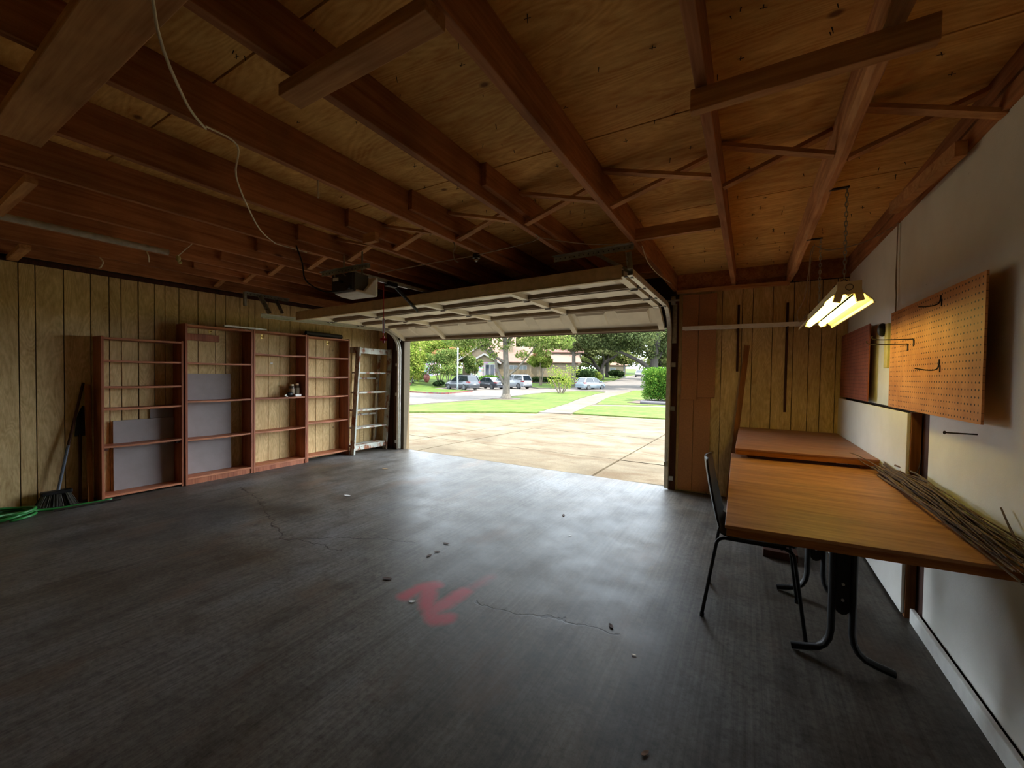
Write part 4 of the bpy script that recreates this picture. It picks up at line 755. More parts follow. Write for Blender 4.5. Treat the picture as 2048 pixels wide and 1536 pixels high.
wk = struct(patch('sidewalk', [(-7.85, 15.5), (-6.45, 15.9), (-8.05, 22.6), (-8.26, 24.14), (-9.6, 30.7), (-10.2, 34.2), (-11.95, 48.4), (-13.1, 48.4), (-13.25, 40.3), (-11.2, 29.3)], 0.03, M['walk'], thick=0.1)); struct(patch('path', [(-8.0, 22.5), (-3.9, 24.9), (0.5, 27.1), (0.5, 28.3), (-3.9, 26.3), (-8.2, 24.1)], 0.028, M['walk'], thick=0.1))
patch('expansion_joint', [(-9.0, 23.6), (-7.9, 23.9), (-7.9, 23.94), (-9.0, 23.64)], 0.032, M['kerb'], wk, 0.005)
lawn('far lawn beyond the red kerb, left of the parked cars', [(-31.8, 28.6), (-24.2, 28.3), (-23.9, 29.0), (-25.2, 34.6), (-26.4, 35.2), (-31.6, 35.3), (-32.5, 41), (-34, 54), (-80, 80), (-80, 30)], 0.07, 'grassfar')
lawn('far lawn in front of the houses behind the white parked car', [(-27.5, 50.2), (-24.0, 47.9), (-22.0, 48.6), (-20.9, 52), (-21.0, 60), (-23.5, 72), (-60, 90), (-60, 62), (-34, 53)], 0.07, 'grassfar')
lawn('shaded far lawn under the spreading oak beside the road', [(-20.6, 61), (-21.6, 66), (-22.7, 76), (-29.3, 112), (-45, 118), (-45, 80), (-24, 72)], 0.08, 'grassfar')
def kerb(name, pts, mat, label):
    m = MB()
    for a, b in zip(pts[:-1], pts[1:]): m.beam((a[0], a[1], gh(*a) + 0.03), (b[0], b[1], gh(*b) + 0.03), 0.16, 0.13)
    struct(m.build(name, mat))
kerb('kerb', [(-34, 28.55), (-28.2, 28.4)], M['kerb'], ''); kerb('kerb', [(-28.2, 28.4), (-24.1, 28.2), (-23.8, 28.9), (-24.6, 32.2), (-25.2, 34.6)], M['redkerb'], ''); kerb('kerb', [(-27.6, 50.2), (-24.0, 47.8), (-22.0, 48.5), (-20.85, 52), (-20.9, 60), (-21.9, 68), (-22.6, 76)], M['kerb'], '')
kerb('kerb', [(-13.8, 44.1), (-15.6, 44.7), (-17.1, 43.6), (-17.7, 38), (-17.5, 33.5), (-16.45, 28), (-15.8, 24.8), (-15.15, 19.6), (-14.3, 14.0)], M['kerb'], '')
tag(patch('mulch_bed', [(-7.0, 27.2), (-5.5, 26.5), (-1.0, 28.5), (-1.0, 36), (-5.6, 35), (-6.9, 31.5)], 0.075, M['mulch'], thick=0.1), 'brown mulch bed below the clipped hedge', 'mulch')
tag(MB().tube(curve_pts([(-6.0, 26.75, gh(0, 26.7) + .12), (-5.3, 26.65, gh(0, 26.7) + .12), (-3.5, 27.0, gh(0, 27) + .12), (-1.2, 28.0, gh(0, 28) + .12)]), 0.13, 10).build('edging_log', plain('grey_edging', S(120, 112, 118), 0.7), None, origin=(-3.5, 27, gh(0, 27)), smooth=True), 'grey edging roll along the front of the mulch bed', 'edging')

# ================================================================== OUTSIDE: PLANTS
def leafmat(name, cols, trans=0.45):
    cols = [tuple(min(1, q * 1.75) for q in c[:3]) + (1,) for c in cols]; n = NT(name); oi = n.n('ShaderNodeNewGeometry'); n.t.nodes.remove(n.p); r = n.ramp(oi.outputs['Random Per Island'], [(i / (len(cols) - 1), c) for i, c in enumerate(cols)])  # leaf colours brightened, pale outdoor haze put into the albedo
    d = n.n('ShaderNodeBsdfDiffuse'); t = n.n('ShaderNodeBsdfTranslucent'); mx = n.n('ShaderNodeMixShader'); mx.inputs[0].default_value = trans
    n.l(r, d.inputs['Color']); n.l(r, t.inputs['Color']); n.l(d.outputs[0], mx.inputs[1]); n.l(t.outputs[0], mx.inputs[2]); n.l(mx.outputs[0], n.out.inputs['Surface']); return n.m
M['leaf_main'] = leafmat('sycamore_leaves', [S(116, 146, 66), S(160, 182, 92), S(202, 206, 130)]); M['leaf_oak'] = leafmat('oak_leaves', [S(86, 100, 64), S(122, 136, 84), S(162, 170, 112)], 0.3); M['leaf_oak2'] = leafmat('far_oak_leaves', [S(112, 126, 76), S(150, 160, 98), S(194, 192, 130)], 0.35)
M['leaf_crepe'] = leafmat('crepe_leaves', [S(96, 132, 66), S(140, 168, 86), S(190, 196, 116)]); M['leaf_bloom'] = leafmat('crepe_seed_heads', [S(206, 140, 100), S(222, 170, 120), S(200, 190, 110)]); M['leaf_yellow'] = leafmat('yellow_green_leaves', [S(120, 156, 60), S(168, 190, 80), S(208, 208, 112)])
M['leaf_hedge'] = leafmat('hedge_leaves', [S(58, 104, 40), S(98, 150, 54), S(156, 190, 78)], 0.35); M['leaf_dark'] = leafmat('dark_hedge_leaves', [S(34, 52, 34), S(56, 78, 46), S(84, 104, 60)], 0.25); M['leaf_bg'] = leafmat('background_leaves', [S(132, 152, 84), S(168, 182, 104), S(206, 206, 136)], 0.4)
def barkmat(name, a, b):
    n = NT(name); f = n.noise(n.coord((4, 4, 1.2)), 3, 6, 0.65, 0.5); n.col(n.ramp(f, [(0.35, a), (0.62, b)])); n.bump(f, 0.6, 0.03); return n.set(0.9)
M['bark'] = barkmat('grey_bark', S(112, 100, 84), S(168, 156, 136)); M['barkdark'] = barkmat('dark_bark', S(72, 62, 52), S(112, 98, 82)); M['barkpale'] = barkmat('pale_bark', S(170, 148, 118), S(206, 186, 156))
def leaves(name, blobs, size, mat, parent, dens):
    """clusters of small leaf blades; blobs = (centre, radii), dens = leaves in each"""
    Vs = []; nn = 0
    for (c, r), d in zip(blobs, dens if isinstance(dens, list) else [dens] * len(blobs)):
        p = rng.normal(size=(d, 3)); p /= np.linalg.norm(p, axis=1)[:, None]; p *= (rng.random((d, 1)) ** 0.4); p = p * np.array(r) + np.array(c)
        u = rng.normal(size=(d, 3)); u /= np.linalg.norm(u, axis=1)[:, None]; w = rng.normal(size=(d, 3)); w -= u * (u * w).sum(1)[:, None]; w /= np.linalg.norm(w, axis=1)[:, None]
        s = size * rng.uniform(0.6, 1.3, (d, 1)); q = np.stack([p - u * s, p + w * s * 0.55, p + u * s, p - w * s * 0.55], 1); Vs.append(q.reshape(-1, 3)); nn += d
    v = np.concatenate(Vs); v = v - np.array(ORG[parent]); me = bpy.data.meshes.new(name); me.vertices.add(nn * 4); me.loops.add(nn * 4); me.polygons.add(nn)
    me.vertices.foreach_set('co', v.astype(np.float32).ravel()); me.loops.foreach_set('vertex_index', np.arange(nn * 4, dtype=np.int32)); me.polygons.foreach_set('loop_start', np.arange(0, nn * 4, 4, dtype=np.int32)); me.update(calc_edges=True)
    o = link_mesh(name, me, mat, parent); o['kind'] = 'stuff'; return o
def limb(m, pts, r0, r1, n=8):
    P = curve_pts(pts, 4); m.tube(P, [r0 + (r1 - r0) * i / (len(P) - 1) for i in range(len(P))], n)
def blobs_in(box, count, rr, seed):
    rd = random.Random(seed); return [((rd.uniform(box[0], box[1]), rd.uniform(box[2], box[3]), rd.uniform(box[4], box[5])), (rr * rd.uniform(.7, 1.3), rr * rd.uniform(.7, 1.3), rr * rd.uniform(.45, .8))) for _ in range(count)]
# the large tree on the front lawn
T = thing('shade_tree', 'large grey-barked tree standing on the front lawn near the street', 'tree', (-15.28, 25.2, gh(-15.28, 25.2)))
m = MB(); limb(m, [(-15.28, 25.2, -0.45), (-15.27, 25.2, 0.3), (-15.28, 25.22, 1.5), (-15.38, 25.22, 3.0), (-15.48, 25.22, 5.0), (-15.6, 25.3, 7.5)], 0.30, 0.12, 12); m.build('trunk', M['bark'], T, smooth=True)
m = MB(); m.tube([(-15.28, 25.2, -0.40), (-15.28, 25.2, -0.22), (-15.28, 25.2, 0.05)], [0.50, 0.40, 0.29], 12); m.build('root_flare', M['bark'], T, smooth=True)
for pts, r in (([(-15.2, 25.25, 1.35), (-14.6, 25.65, 1.95), (-13.84, 26.13, 3.03), (-13.2, 26.6, 4.2)], 0.10), ([(-15.35, 25.2, 2.3), (-16.0, 24.8, 2.75), (-17.34, 24.1, 3.85), (-18.4, 23.6, 4.6)], 0.12), ([(-15.4, 25.1, 0.75), (-15.85, 24.9, 1.7), (-16.06, 24.82, 2.73), (-16.53, 24.57, 3.75), (-16.9, 24.4, 5.0)], 0.13), ([(-15.45, 25.2, 3.6), (-14.8, 25.7, 4.6), (-14.0, 26.2, 6.0)], 0.09), ([(-15.5, 25.2, 4.6), (-16.5, 25.8, 6.0), (-17.5, 26.4, 7.0)], 0.08)):
    m = MB(); limb(m, pts, r, r * 0.35); m.build('branch', M['bark'], T, smooth=True)
bl = blobs_in((-19.5, -11.8, 22.5, 28.5, 5.2, 8.5), 26, 1.5, 3) + [((-17.4, 24.0, 4.0), (1.5, 1.2, .8)), ((-13.3, 26.5, 4.1), (1.4, 1.2, .8)), ((-13.0, 26.6, 3.3), (.8, .8, .5)), ((-16.6, 24.6, 3.7), (.7, .7, .6)), ((-12.6, 27.0, 4.0), (1.0, .8, .7)), ((-15.4, 25.2, 3.9), (.8, .6, .9)), ((-18.6, 23.6, 4.0), (1.2, 1.0, .6)), ((-14.4, 25.9, 2.9), (.6, .5, .4)), ((-16.2, 24.7, 2.9), (.5, .5, .4)), ((-11.8, 27.4, 3.9), (1.0, .8, .6))]
leaves('foliage', bl, 0.11, M['leaf_main'], T, [900] * 26 + [900, 900, 300, 260, 420, 260, 500, 120, 100, 420])
tag(patch('mulch_ring', [(-15.28 + 1.1 * math.cos(a), 25.2 + 1.1 * math.sin(a)) for a in [k * math.pi / 10 for k in range(20)]], 0.055, M['mulch'], thick=0.05), 'round mulch ring at the foot of the large front tree', 'mulch')
# big oak on the right behind the hedge
T = thing('live_oak', 'massive dark live oak with a low leaning limb behind the hedge', 'tree', (-11.15, 57.2, gh(-11, 57.2)))
m = MB(); limb(m, [(-11.15, 57.2, -0.2), (-11.15, 57.2, 1.4), (-11.2, 57.25, 3.2), (-11.0, 57.4, 5.4), (-10.6, 57.6, 8.5)], 0.72, 0.35, 12); m.build('trunk', M['barkdark'], T, smooth=True)
for pts, r in (([(-11.3, 57.2, 1.9), (-12.4, 56.5, 3.2), (-13.97, 55.66, 4.14), (-15.2, 55.0, 4.75), (-17.5, 53.6, 5.6)], 0.36), ([(-11.2, 57.2, 3.6), (-12.6, 56.4, 5.6), (-14.5, 55.2, 7.2)], 0.28), ([(-11.0, 57.4, 3.8), (-9.6, 58.2, 5.6), (-8.0, 59.1, 7.2)], 0.28)):
    m = MB(); limb(m, pts, r, r * 0.3); m.build('branch', M['barkdark'], T, smooth=True)
bl = blobs_in((-19.5, -6.5, 50.5, 62, 6.6, 10.5), 40, 2.2, 5) + [((-16.8, 54, 5.9), (1.6, 1.6, .9)), ((-14.4, 55.3, 5.9), (1.6, 1.5, 1.0)), ((-12.2, 56.6, 5.2), (1.4, 1.3, 1.1)), ((-9.9, 58, 5.4), (1.6, 1.4, 1.3)), ((-8.6, 58.8, 4.6), (1.4, 1.2, 1.3)), ((-18.8, 52.9, 6.0), (1.6, 1.5, .9)), ((-11.4, 57.0, 4.3), (.9, .8, .6)), ((-13.2, 56.0, 5.0), (1.0, .9, .6)), ((-15.8, 54.6, 5.3), (1.1, 1.0, .5))]
leaves('foliage', bl, 0.17, M['leaf_oak'], T, [800] * 40 + [800, 800, 700, 800, 600, 700, 260, 300, 300])
# spreading oak far beside the road
T = thing('spreading_oak', 'dark spreading oak with forked trunk on the far lawn beside the road', 'tree', (-25.95, 79.9, gh(-26, 79.9)))
m = MB(); limb(m, [(-25.95, 79.9, 0.5), (-25.95, 79.9, 1.6), (-26.0, 79.9, 2.8)], 0.70, 0.52, 10); m.build('trunk', M['barkdark'], T, smooth=True)
for pts, r in (([(-26.05, 79.9, 2.4), (-26.9, 79.4, 3.5), (-27.8, 78.9, 5.0), (-30.0, 77.6, 6.2)], 0.42), ([(-25.9, 79.9, 2.4), (-25.5, 80.2, 4.1), (-24.0, 81.1, 5.2), (-22.6, 82, 6.4)], 0.40), ([(-27.0, 79.3, 3.4), (-28.6, 78.4, 4.2), (-30.6, 77.3, 4.6)], 0.22), ([(-25.5, 80.2, 4.0), (-25.6, 80.1, 5.4), (-25.9, 80, 7)], 0.24)):
    m = MB(); limb(m, pts, r, r * 0.35); m.build('branch', M['barkdark'], T, smooth=True)
bl = blobs_in((-34, -19, 74, 86, 7.2, 12.5), 34, 2.8, 8) + blobs_in((-33, -21, 75, 84, 5.8, 7.2), 12, 1.5, 9); leaves('foliage', bl, 0.24, M['leaf_oak2'], T, [600] * 34 + [300] * 12)
# elm between the houses
T = thing('street_elm', 'tall tree with straight grey trunk behind the pale hatchback', 'tree', (-21.75, 54.5, gh(-21.7, 54.5)))
m = MB(); limb(m, [(-21.72, 54.5, -0.3), (-21.75, 54.5, 2.5), (-21.82, 54.55, 4.8), (-22.0, 54.5, 8.0)], 0.34, 0.2, 10); m.build('trunk', M['bark'], T, smooth=True)
for pts, r in (([(-21.8, 54.5, 4.6), (-23.0, 53.8, 5.8), (-24.6, 52.9, 6.8)], .16), ([(-21.85, 54.5, 4.9), (-20.6, 55.3, 6.0), (-19.4, 56, 7.2)], .16), ([(-21.8, 54.5, 4.2), (-21.0, 55, 4.7), (-20.0, 55.6, 4.6)], .08)):
    m = MB(); limb(m, pts, r, r * .35); m.build('branch', M['bark'], T, smooth=True)
bl = blobs_in((-27.5, -17, 50.5, 58, 6.6, 10), 26, 1.9, 12) + [((-23.5, 53.6, 5.9), (1.5, 1.2, .8)), ((-20.4, 55.4, 5.7), (1.6, 1.3, .8)), ((-25.0, 52.6, 6.0), (1.6, 1.2, .7)), ((-21.9, 54.5, 5.4), (1.1, 1, .7)), ((-18.8, 56.2, 5.9), (1.4, 1.1, .7))]
leaves('foliage', bl, 0.17, M['leaf_oak2'], T, [700] * 26 + [600, 600, 500, 300, 500])
def crepe(name, label, cx, cy, zt, w, stems, mat, bloom, bark='barkpale', zb=None, cat='tree', size=0.12, dens=420):
    z0 = gh(cx, cy); T = thing(name, label, cat, (cx, cy, z0)); zb = zb or z0 + (zt - z0) * 0.36; rd = random.Random(int(abs(cx) * 10))
    for k in range(stems):
        a = 2 * math.pi * k / stems + 0.3; e = (cx + w * 0.55 * math.cos(a), cy + w * 0.55 * math.sin(a), zb + (zt - zb) * 0.45); m = MB()
        limb(m, [(cx + .12 * math.cos(a), cy + .12 * math.sin(a), z0 - .1), (cx + w * .18 * math.cos(a), cy + w * .18 * math.sin(a), z0 + (zb - z0) * .6), e], 0.075, 0.03, 6); m.build('stem', M[bark], T, smooth=True)
    bl = [((cx + rd.uniform(-.75, .75) * w, cy + rd.uniform(-.75, .75) * w, rd.uniform(zb + .3, zt - .4)), (w * .42, w * .42, (zt - zb) * .22)) for _ in range(16)]; leaves('foliage', bl, size, M[mat], T, dens)
    if bloom: leaves('seed_heads', [((cx + rd.uniform(-.8, .8) * w, cy + rd.uniform(-.8, .8) * w, rd.uniform(zt - .8, zt)), (w * .25, w * .25, .3)) for _ in range(10)], size * .9, M['leaf_bloom'], T, 170)
crepe('crepe_myrtle', 'rounded crepe myrtle with orange seed heads above the grey parked car', -33.0, 38.6, 4.55, 2.1, 7, 'leaf_crepe', True)
crepe('crepe_myrtle', 'slim crepe myrtle with pale stems on the lawn behind the white car', -26.7, 53.95, 4.75, 1.75, 4, 'leaf_yellow', True, zb=2.7)
crepe('crepe_myrtle', 'small bushy crepe myrtle left of the stone gable house entrance', -33.6, 46.2, 3.95, 1.35, 6, 'leaf_crepe', False)
crepe('leafy_tree', 'bright green leafy tree at the left edge of the doorway view', -34.6, 35.0, 5.6, 2.2, 3, 'leaf_yellow', False, 'bark', zb=1.4, size=0.14, dens=600)
crepe('leafy_tree', 'yellow-green tree spreading over the orange-tipped crepe myrtle', -36.5, 44.5, 8.4, 4.2, 3, 'leaf_yellow', False, 'bark', zb=3.6, size=0.17, dens=700)
crepe('young_sapling', 'loose yellow-green sapling in front of the pale hatchback', -16.2, 37.3, 2.4, 1.7, 7, 'leaf_yellow', False, 'barkpale', zb=-0.1, size=0.09, dens=75)
T = thing('clipped_hedge', 'clipped bright green hedge at the right edge of the doorway view', 'hedge', (-4.6, 31, gh(0, 31)))
z = gh(0, 31); m = MB()
for k in range(9): m.tube([(-6.2 + k * .55, 30.4 + (k % 3) * .4, z), (-6.2 + k * .55 + .1, 30.4 + (k % 3) * .4, z + 1.2)], [0.03, 0.015], 5)
m.build('stems', M['barkdark'], T); leaves('foliage', [((-6.2 + i * .62, 29.9 + j * .8, z + .55 + kk * .52), (.55, .6, .42)) for i in range(9) for j in range(3) for kk in range(4)], 0.06, M['leaf_hedge'], T, 420)
T = thing('dark_hedge', 'low dark clipped hedge in front of the tan house wall', 'hedge', (-28.5, 59.5, gh(-28.5, 59.5))); z = gh(-28.5, 59.5)
B(-31.0, -26.0, 59.2, 59.9, z, z + .3).build('stems', M['barkdark'], T); leaves('foliage', [((-30.8 + i * .5, 59.5 + i * .12, z + .5 + kk * .35), (.45, .5, .35)) for i in range(11) for kk in range(2)], 0.09, M['leaf_dark'], T, 420)
def bush(label, cx, cy, r, h, mat, dens=500, size=0.09, name='shrub'):
    z = gh(cx, cy); T = thing(name, label, 'shrub', (cx, cy, z)); m = MB()
    for k in range(5): a = k * 1.26; m.tube([(cx, cy, z), (cx + r * .5 * math.cos(a), cy + r * .5 * math.sin(a), z + h * .6)], [0.03, 0.015], 5)
    m.build('stems', M['barkdark'], T); rd = random.Random(int(cx * 7)); leaves('foliage', [((cx + rd.uniform(-.5, .5) * r, cy + rd.uniform(-.5, .5) * r, z + h * rd.uniform(.35, .75)), (r * .6, r * .6, h * .3)) for _ in range(6)], size, M[mat], T, dens)
bush('small dark round shrub at the foot of the orange-tipped crepe myrtle', -32.4, 37.6, 0.7, 0.8, 'leaf_dark'); bush('pale green shrub under the bright tree at the left edge', -36.5, 37.5, 1.6, 1.9, 'leaf_yellow'); bush('grey-green shrub between the red urn and the left tree', -38.5, 40.6, 1.5, 2.2, 'leaf_crepe'); bush('dark shrub beside the far tan house', -26.5, 92, 2.0, 2.2, 'leaf_dark', size=.16)
bush('low green hedge below the dark windows of the gable house', -35.3, 53.6, 2.0, 1.1, 'leaf_hedge'); bush('dark shrub mass beyond the pale hatchback roof', -25.2, 68, 2.6, 2.4, 'leaf_dark', size=.14); bush('yellow-green shrub beside the spreading oak trunk', -24.6, 72.5, 1.4, 2.0, 'leaf_yellow', size=.13)
random.seed(5)
for i, (x, y, w, zt, lab) in enumerate(((-16.5, 92, 5.5, 12, 'pale background tree right of the far road, beyond the live oak'), (-7, 84, 6, 13, 'pale background tree directly behind the live oak trunk'), (-34, 128, 8, 17, 'hazy background tree closing the end of the far road'), (-46, 120, 8, 17, 'hazy background tree behind the far tan house'), (-22, 140, 9, 18, 'hazy background tree behind the distant white car'), (-48, 82, 6, 14, 'tall background tree behind the terracotta roofs'), (-58, 66, 6, 13, 'tall background tree behind the left house'), (-10, 118, 8, 16, 'hazy background tree right of the distant car'), (-30, 97, 6, 15, 'hazy background tree behind the spreading oak'), (-42, 96, 7, 16, 'hazy background tree behind the tan house'), (-56, 100, 9, 19, 'hazy background tree seen over the terracotta roof'), (-70, 78, 8, 17, 'hazy background tree over the left house roof'), (-2, 100, 8, 16, 'hazy background tree at the right door jamb'))):
    z0 = gh(x, y); T = thing('hazy_tree', lab, 'tree', (x, y, z0), 'trees in the far background'); m = MB(); limb(m, [(x, y, z0 - .2), (x, y, z0 + 3), (x + .3, y, z0 + 7)], 0.5, 0.25); m.build('trunk', M['barkdark'], T, smooth=True)
    leaves('foliage', blobs_in((x - w * .7, x + w * .7, y - w * .6, y + w * .6, z0 + 2.4, zt), 22, w * .38, i), 0.34, M['leaf_bg'], T, 460)

# ================================================================== OUTSIDE: HOUSES
def stonemat():
    n = NT('pale_stone_wall'); vo = n.n('ShaderNodeTexVoronoi'); vo.inputs['Scale'].default_value = 2.2; n.l(n.coord((1, 1, 2)), vo.inputs['Vector']); n.col(n.mix(0.5, vo.outputs['Color'], S(196, 188, 176))); n.col(n.mix(0.82, vo.outputs['Color'], S(206, 198, 186))); return n.set(0.85)
M['stone'] = stonemat(); M['tan'] = plain('tan_siding', S(206, 180, 140), 0.8, mottle=0.05, scale=3); M['pinkroof'] = plain('terracotta_shingle', S(206, 160, 136), 0.9, mottle=0.12, scale=5); M['redroof'] = plain('rose_shingle', S(196, 142, 120), 0.9, mottle=0.12, scale=5); M['fascia'] = plain('white_fascia', S(236, 230, 224), 0.6, mottle=0.02); M['winglass'] = plain('dark_window_glass', S(64, 72, 90), 0.15, mottle=0.05); M['paleglass'] = plain('pale_window_glass', S(160, 172, 168), 0.2, mottle=0.05); M['fence'] = wood('fence_wood', S(176, 146, 104), S(206, 180, 138), 'Z', 6, 0.85, 0.1)
UX = Vector((0.862, 0.506, 0)); UY = Vector((-0.506, 0.862, 0))     # the houses stand square to the far street
class HF:
    def __init__(s, o): s.o = Vector(o)
    def p(s, u, d, z): q = s.o + UX * u + UY * d; return (q.x, q.y, z)
    def box(s, m, u0, u1, d0, d1, z0, z1):
        return m.add([s.p(u0, d0, z0), s.p(u1, d0, z0), s.p(u1, d1, z0), s.p(u0, d1, z0), s.p(u0, d0, z1), s.p(u1, d0, z1), s.p(u1, d1, z1), s.p(u0, d1, z1)], [(0,3,2,1),(4,5,6,7),(0,1,5,4),(1,2,6,5),(2,3,7,6),(3,0,4,7)])
    def gable(s, name, par, u0, u1, d0, d1, ze, zr, mat, over=0.35, th=0.16):       # ridge running back from the street
        um = (u0 + u1) / 2; m = MB(); L = lambda u, z, a: s.p(u, d0 - over if a else d1, z)
        k = (zr - ze) / (um - u0); lo = ze - over * k; P = [(u0 - over, lo), (um, zr), (u1 + over, lo), (u1 + over, lo + th), (um, zr + th), (u0 - over, lo + th)]
        m.add([L(u, z, 1) for u, z in P] + [L(u, z, 0) for u, z in P], [(0,1,4,5),(1,2,3,4),(6,11,10,7),(7,10,9,8),(5,4,10,11),(4,3,9,10),(0,6,7,1),(1,7,8,2),(0,5,11,6),(2,8,9,3)]); m.build(name, mat, par)
        g = MB(); g.add([s.p(u0, d0 + .02, ze), s.p(u1, d0 + .02, ze), s.p(um, d0 + .02, zr), s.p(u0, d0 + .12, ze), s.p(u1, d0 + .12, ze), s.p(um, d0 + .12, zr)], [(0,1,2),(5,4,3),(0,3,4,1),(1,4,5,2),(2,5,3,0)]); g.build('gable_wall', M['tan'], par)
        for a, b in (((u0 - over, lo), (um, zr)), ((um, zr), (u1 + over, lo))): MB().beam(s.p(a[0], d0 - over - .03, a[1] + th * .4), s.p(b[0], d0 - over - .03, b[1] + th * .4), 0.06, 0.26).build('bargeboard', M['fascia'], par)
    def side(s, name, par, u0, u1, d0, d1, ze, zr, mat, over=0.4, th=0.16):         # ridge parallel to the street
        dm = (d0 + d1) / 2; m = MB(); P = [(d0 - over, ze - .15), (dm, zr), (d1 + over, ze - .15), (d1 + over, ze - .15 + th), (dm, zr + th), (d0 - over, ze - .15 + th)]
        m.add([s.p(u0, d, z) for d, z in P] + [s.p(u1, d, z) for d, z in P], [(0,1,4,5),(1,2,3,4),(6,11,10,7),(7,10,9,8),(5,4,10,11),(4,3,9,10),(0,6,7,1),(1,7,8,2),(0,5,11,6),(2,8,9,3)]); m.build(name, mat, par)
    def window(s, par, u0, u1, z0, z1, d, glass='winglass', bars=0):
        f = s.box(MB(), u0 - .08, u1 + .08, d - .06, d + .02, z0 - .08, z1 + .08).build('window', M['fascia'], par); s.box(MB(), u0, u1, d - .075, d - .05, z0, z1).build('pane', M[glass], f)
        for k in range(bars): uu = u0 + (u1 - u0) * (k + 1) / (bars + 1); s.box(MB(), uu - .04, uu + .04, d - .09, d - .07, z0, z1).build('mullion', M['fascia'], f)
h = HF((-40.65, 52.68, 0)); zb = 0.2
t = thing('gable_house', 'house with twin white-trimmed gables, stone wall and terracotta roof', 'house', (-36, 57, zb))
h.box(MB(), 1.4, 5.6, 0.3, 8, zb, 3.45).build('wall', M['stone'], t); h.box(MB(), 5.6, 11.6, 2.2, 9, zb, 3.55).build('wall', M['tan'], t); h.box(MB(), -0.5, 7.5, 6.2, 12, zb, 4.3).build('wall', M['tan'], t)
h.gable('roof', t, 1.4, 6.2, 0.3, 8, 3.4, 4.75, M['pinkroof']); h.gable('roof', t, -0.6, 6.4, 3.2, 11, 3.9, 6.4, M['pinkroof']); h.side('roof', t, 5.3, 12.0, 2.2, 9.5, 3.65, 6.3, M['redroof']); h.side('roof', t, -2.0, 9.0, 8.0, 15.0, 5.0, 9.0, M['pinkroof'])
c = h.box(MB(), 7.2, 8.5, 4.2, 5.2, 3.5, 7.1).build('chimney', M['tan'], t); h.box(MB(), 7.05, 8.65, 4.05, 5.35, 7.1, 7.35).build('chimney_cap', M['redroof'], c); c = h.box(MB(), 0.1, 1.0, 2.4, 3.2, 2.5, 5.95).build('chimney', M['tan'], t)
h.window(t, 4.05, 4.6, 1.35, 3.05, .3); h.window(t, 4.85, 5.45, 1.35, 3.05, .3); h.window(t, 8.0, 9.2, 1.9, 3.0, 2.2, 'paleglass', 1); h.window(t, 9.6, 10.8, 1.9, 3.0, 2.2, 'paleglass', 1); h.box(MB(), 3.75, 3.95, 0.2, 0.3, zb, 3.2).build('door_trim', M['fascia'], t)
fn = thing('wood_fence', 'tan board fence in front of the terracotta roofed house', 'fence', (-31.5, 57, zb)); 
for k in range(22): u = 6.2 + k * .235; h.box(MB(), u, u + .215, .9, .95, zb, 2.35 + (0.02 if k % 2 else 0)).build('fence_board', M['fence'], fn)
for zz in (0.7, 1.9): h.box(MB(), 6.2, 11.4, .95, 1.02, zz, zz + .1).build('fence_rail', M['fence'], fn)
h = HF((-34.9, 66.6, 0)); t = thing('tan_house', 'tan two-storey house with rose roof right of the terracotta house', 'house', (-30, 71, .5)); zb = .3
h.box(MB(), 0.5, 8.6, 0, 8, zb, 3.9).build('wall', M['tan'], t); h.box(MB(), 2.8, 9.5, 3, 10, 3.5, 6.0).build('wall', M['tan'], t); h.side('roof', t, 0.0, 9.2, 0, 6, 3.95, 5.4, M['pinkroof']); h.side('roof', t, 2.2, 10.2, 3, 10, 6.0, 9.0, M['redroof']); h.gable('roof', t, -2.6, 1.6, -.6, 5, 3.6, 6.0, M['pinkroof']); h.box(MB(), -2.4, 1.5, -.5, 4, zb, 3.6).build('wall', M['tan'], t)
h.window(t, 4.6, 5.6, 4.5, 5.5, 3.0, 'paleglass'); gdr = h.box(MB(), 2.0, 6.6, -.05, 0, zb, 3.2).build('garage_door', M['fascia'], t)
for k in range(4): h.box(MB(), 2.05, 6.55, -.07, -.05, zb + .06 + k * .72, zb + .70 + k * .72).build('door_panel', M['tan'], gdr)
h = HF((-36.2, 118, 0)); t = thing('small_house', 'small tan house at the far end beside the road', 'house', (-33, 121, 1.8)); h.box(MB(), -1, 5.2, 0, 7, 1.6, 4.8).build('wall', M['tan'], t); h.side('roof', t, -1.5, 5.7, 0, 7, 4.85, 6.4, M['pinkroof']); h.window(t, 0.6, 2.2, 2.8, 4.0, 0, 'paleglass', 1)
h = HF((-52, 43.8, 0)); zb = .9; t = thing('stone_house', 'pink-roofed grey stone house at the left edge of the doorway view', 'house', (-47, 50, zb)); h.box(MB(), -2, 9.6, 2, 9, zb, 3.9).build('wall', M['stone'], t); h.side('roof', t, -2.6, 10.2, 2, 9, 4.0, 7.6, M['pinkroof']); h.box(MB(), 2.5, 9, 6, 12, 3.5, 6.4).build('wall', M['tan'], t); h.side('roof', t, 2, 9.6, 6, 12, 6.4, 9.4, M['redroof']); h.window(t, 6.2, 7.4, 1.9, 3.2, 2, 'winglass', 1); h.window(t, 2.2, 3.6, 1.9, 3.2, 2, 'winglass', 1)
t = thing('garden_urn', 'round red garden urn under the trees at left', 'urn', (-37.2, 40.8, gh(-37.2, 40.8))); zu = gh(-37.2, 40.8); m = MB(); m.tube([(-37.2, 40.8, zu), (-37.2, 40.8, zu + .15), (-37.2, 40.8, zu + .5), (-37.2, 40.8, zu + .9), (-37.2, 40.8, zu + 1.05)], [.2, .24, .42, .4, .3], 12); m.build('pot', plain('terracotta_red', S(190, 92, 72), 0.7), t, smooth=True); m = MB(); m.tube([(-37.2, 40.8, zu + 1.04), (-37.2, 40.8, zu + 1.12)], [.34, .34], 12); m.build('rim', plain('terracotta_rim', S(176, 84, 66), 0.7), t)
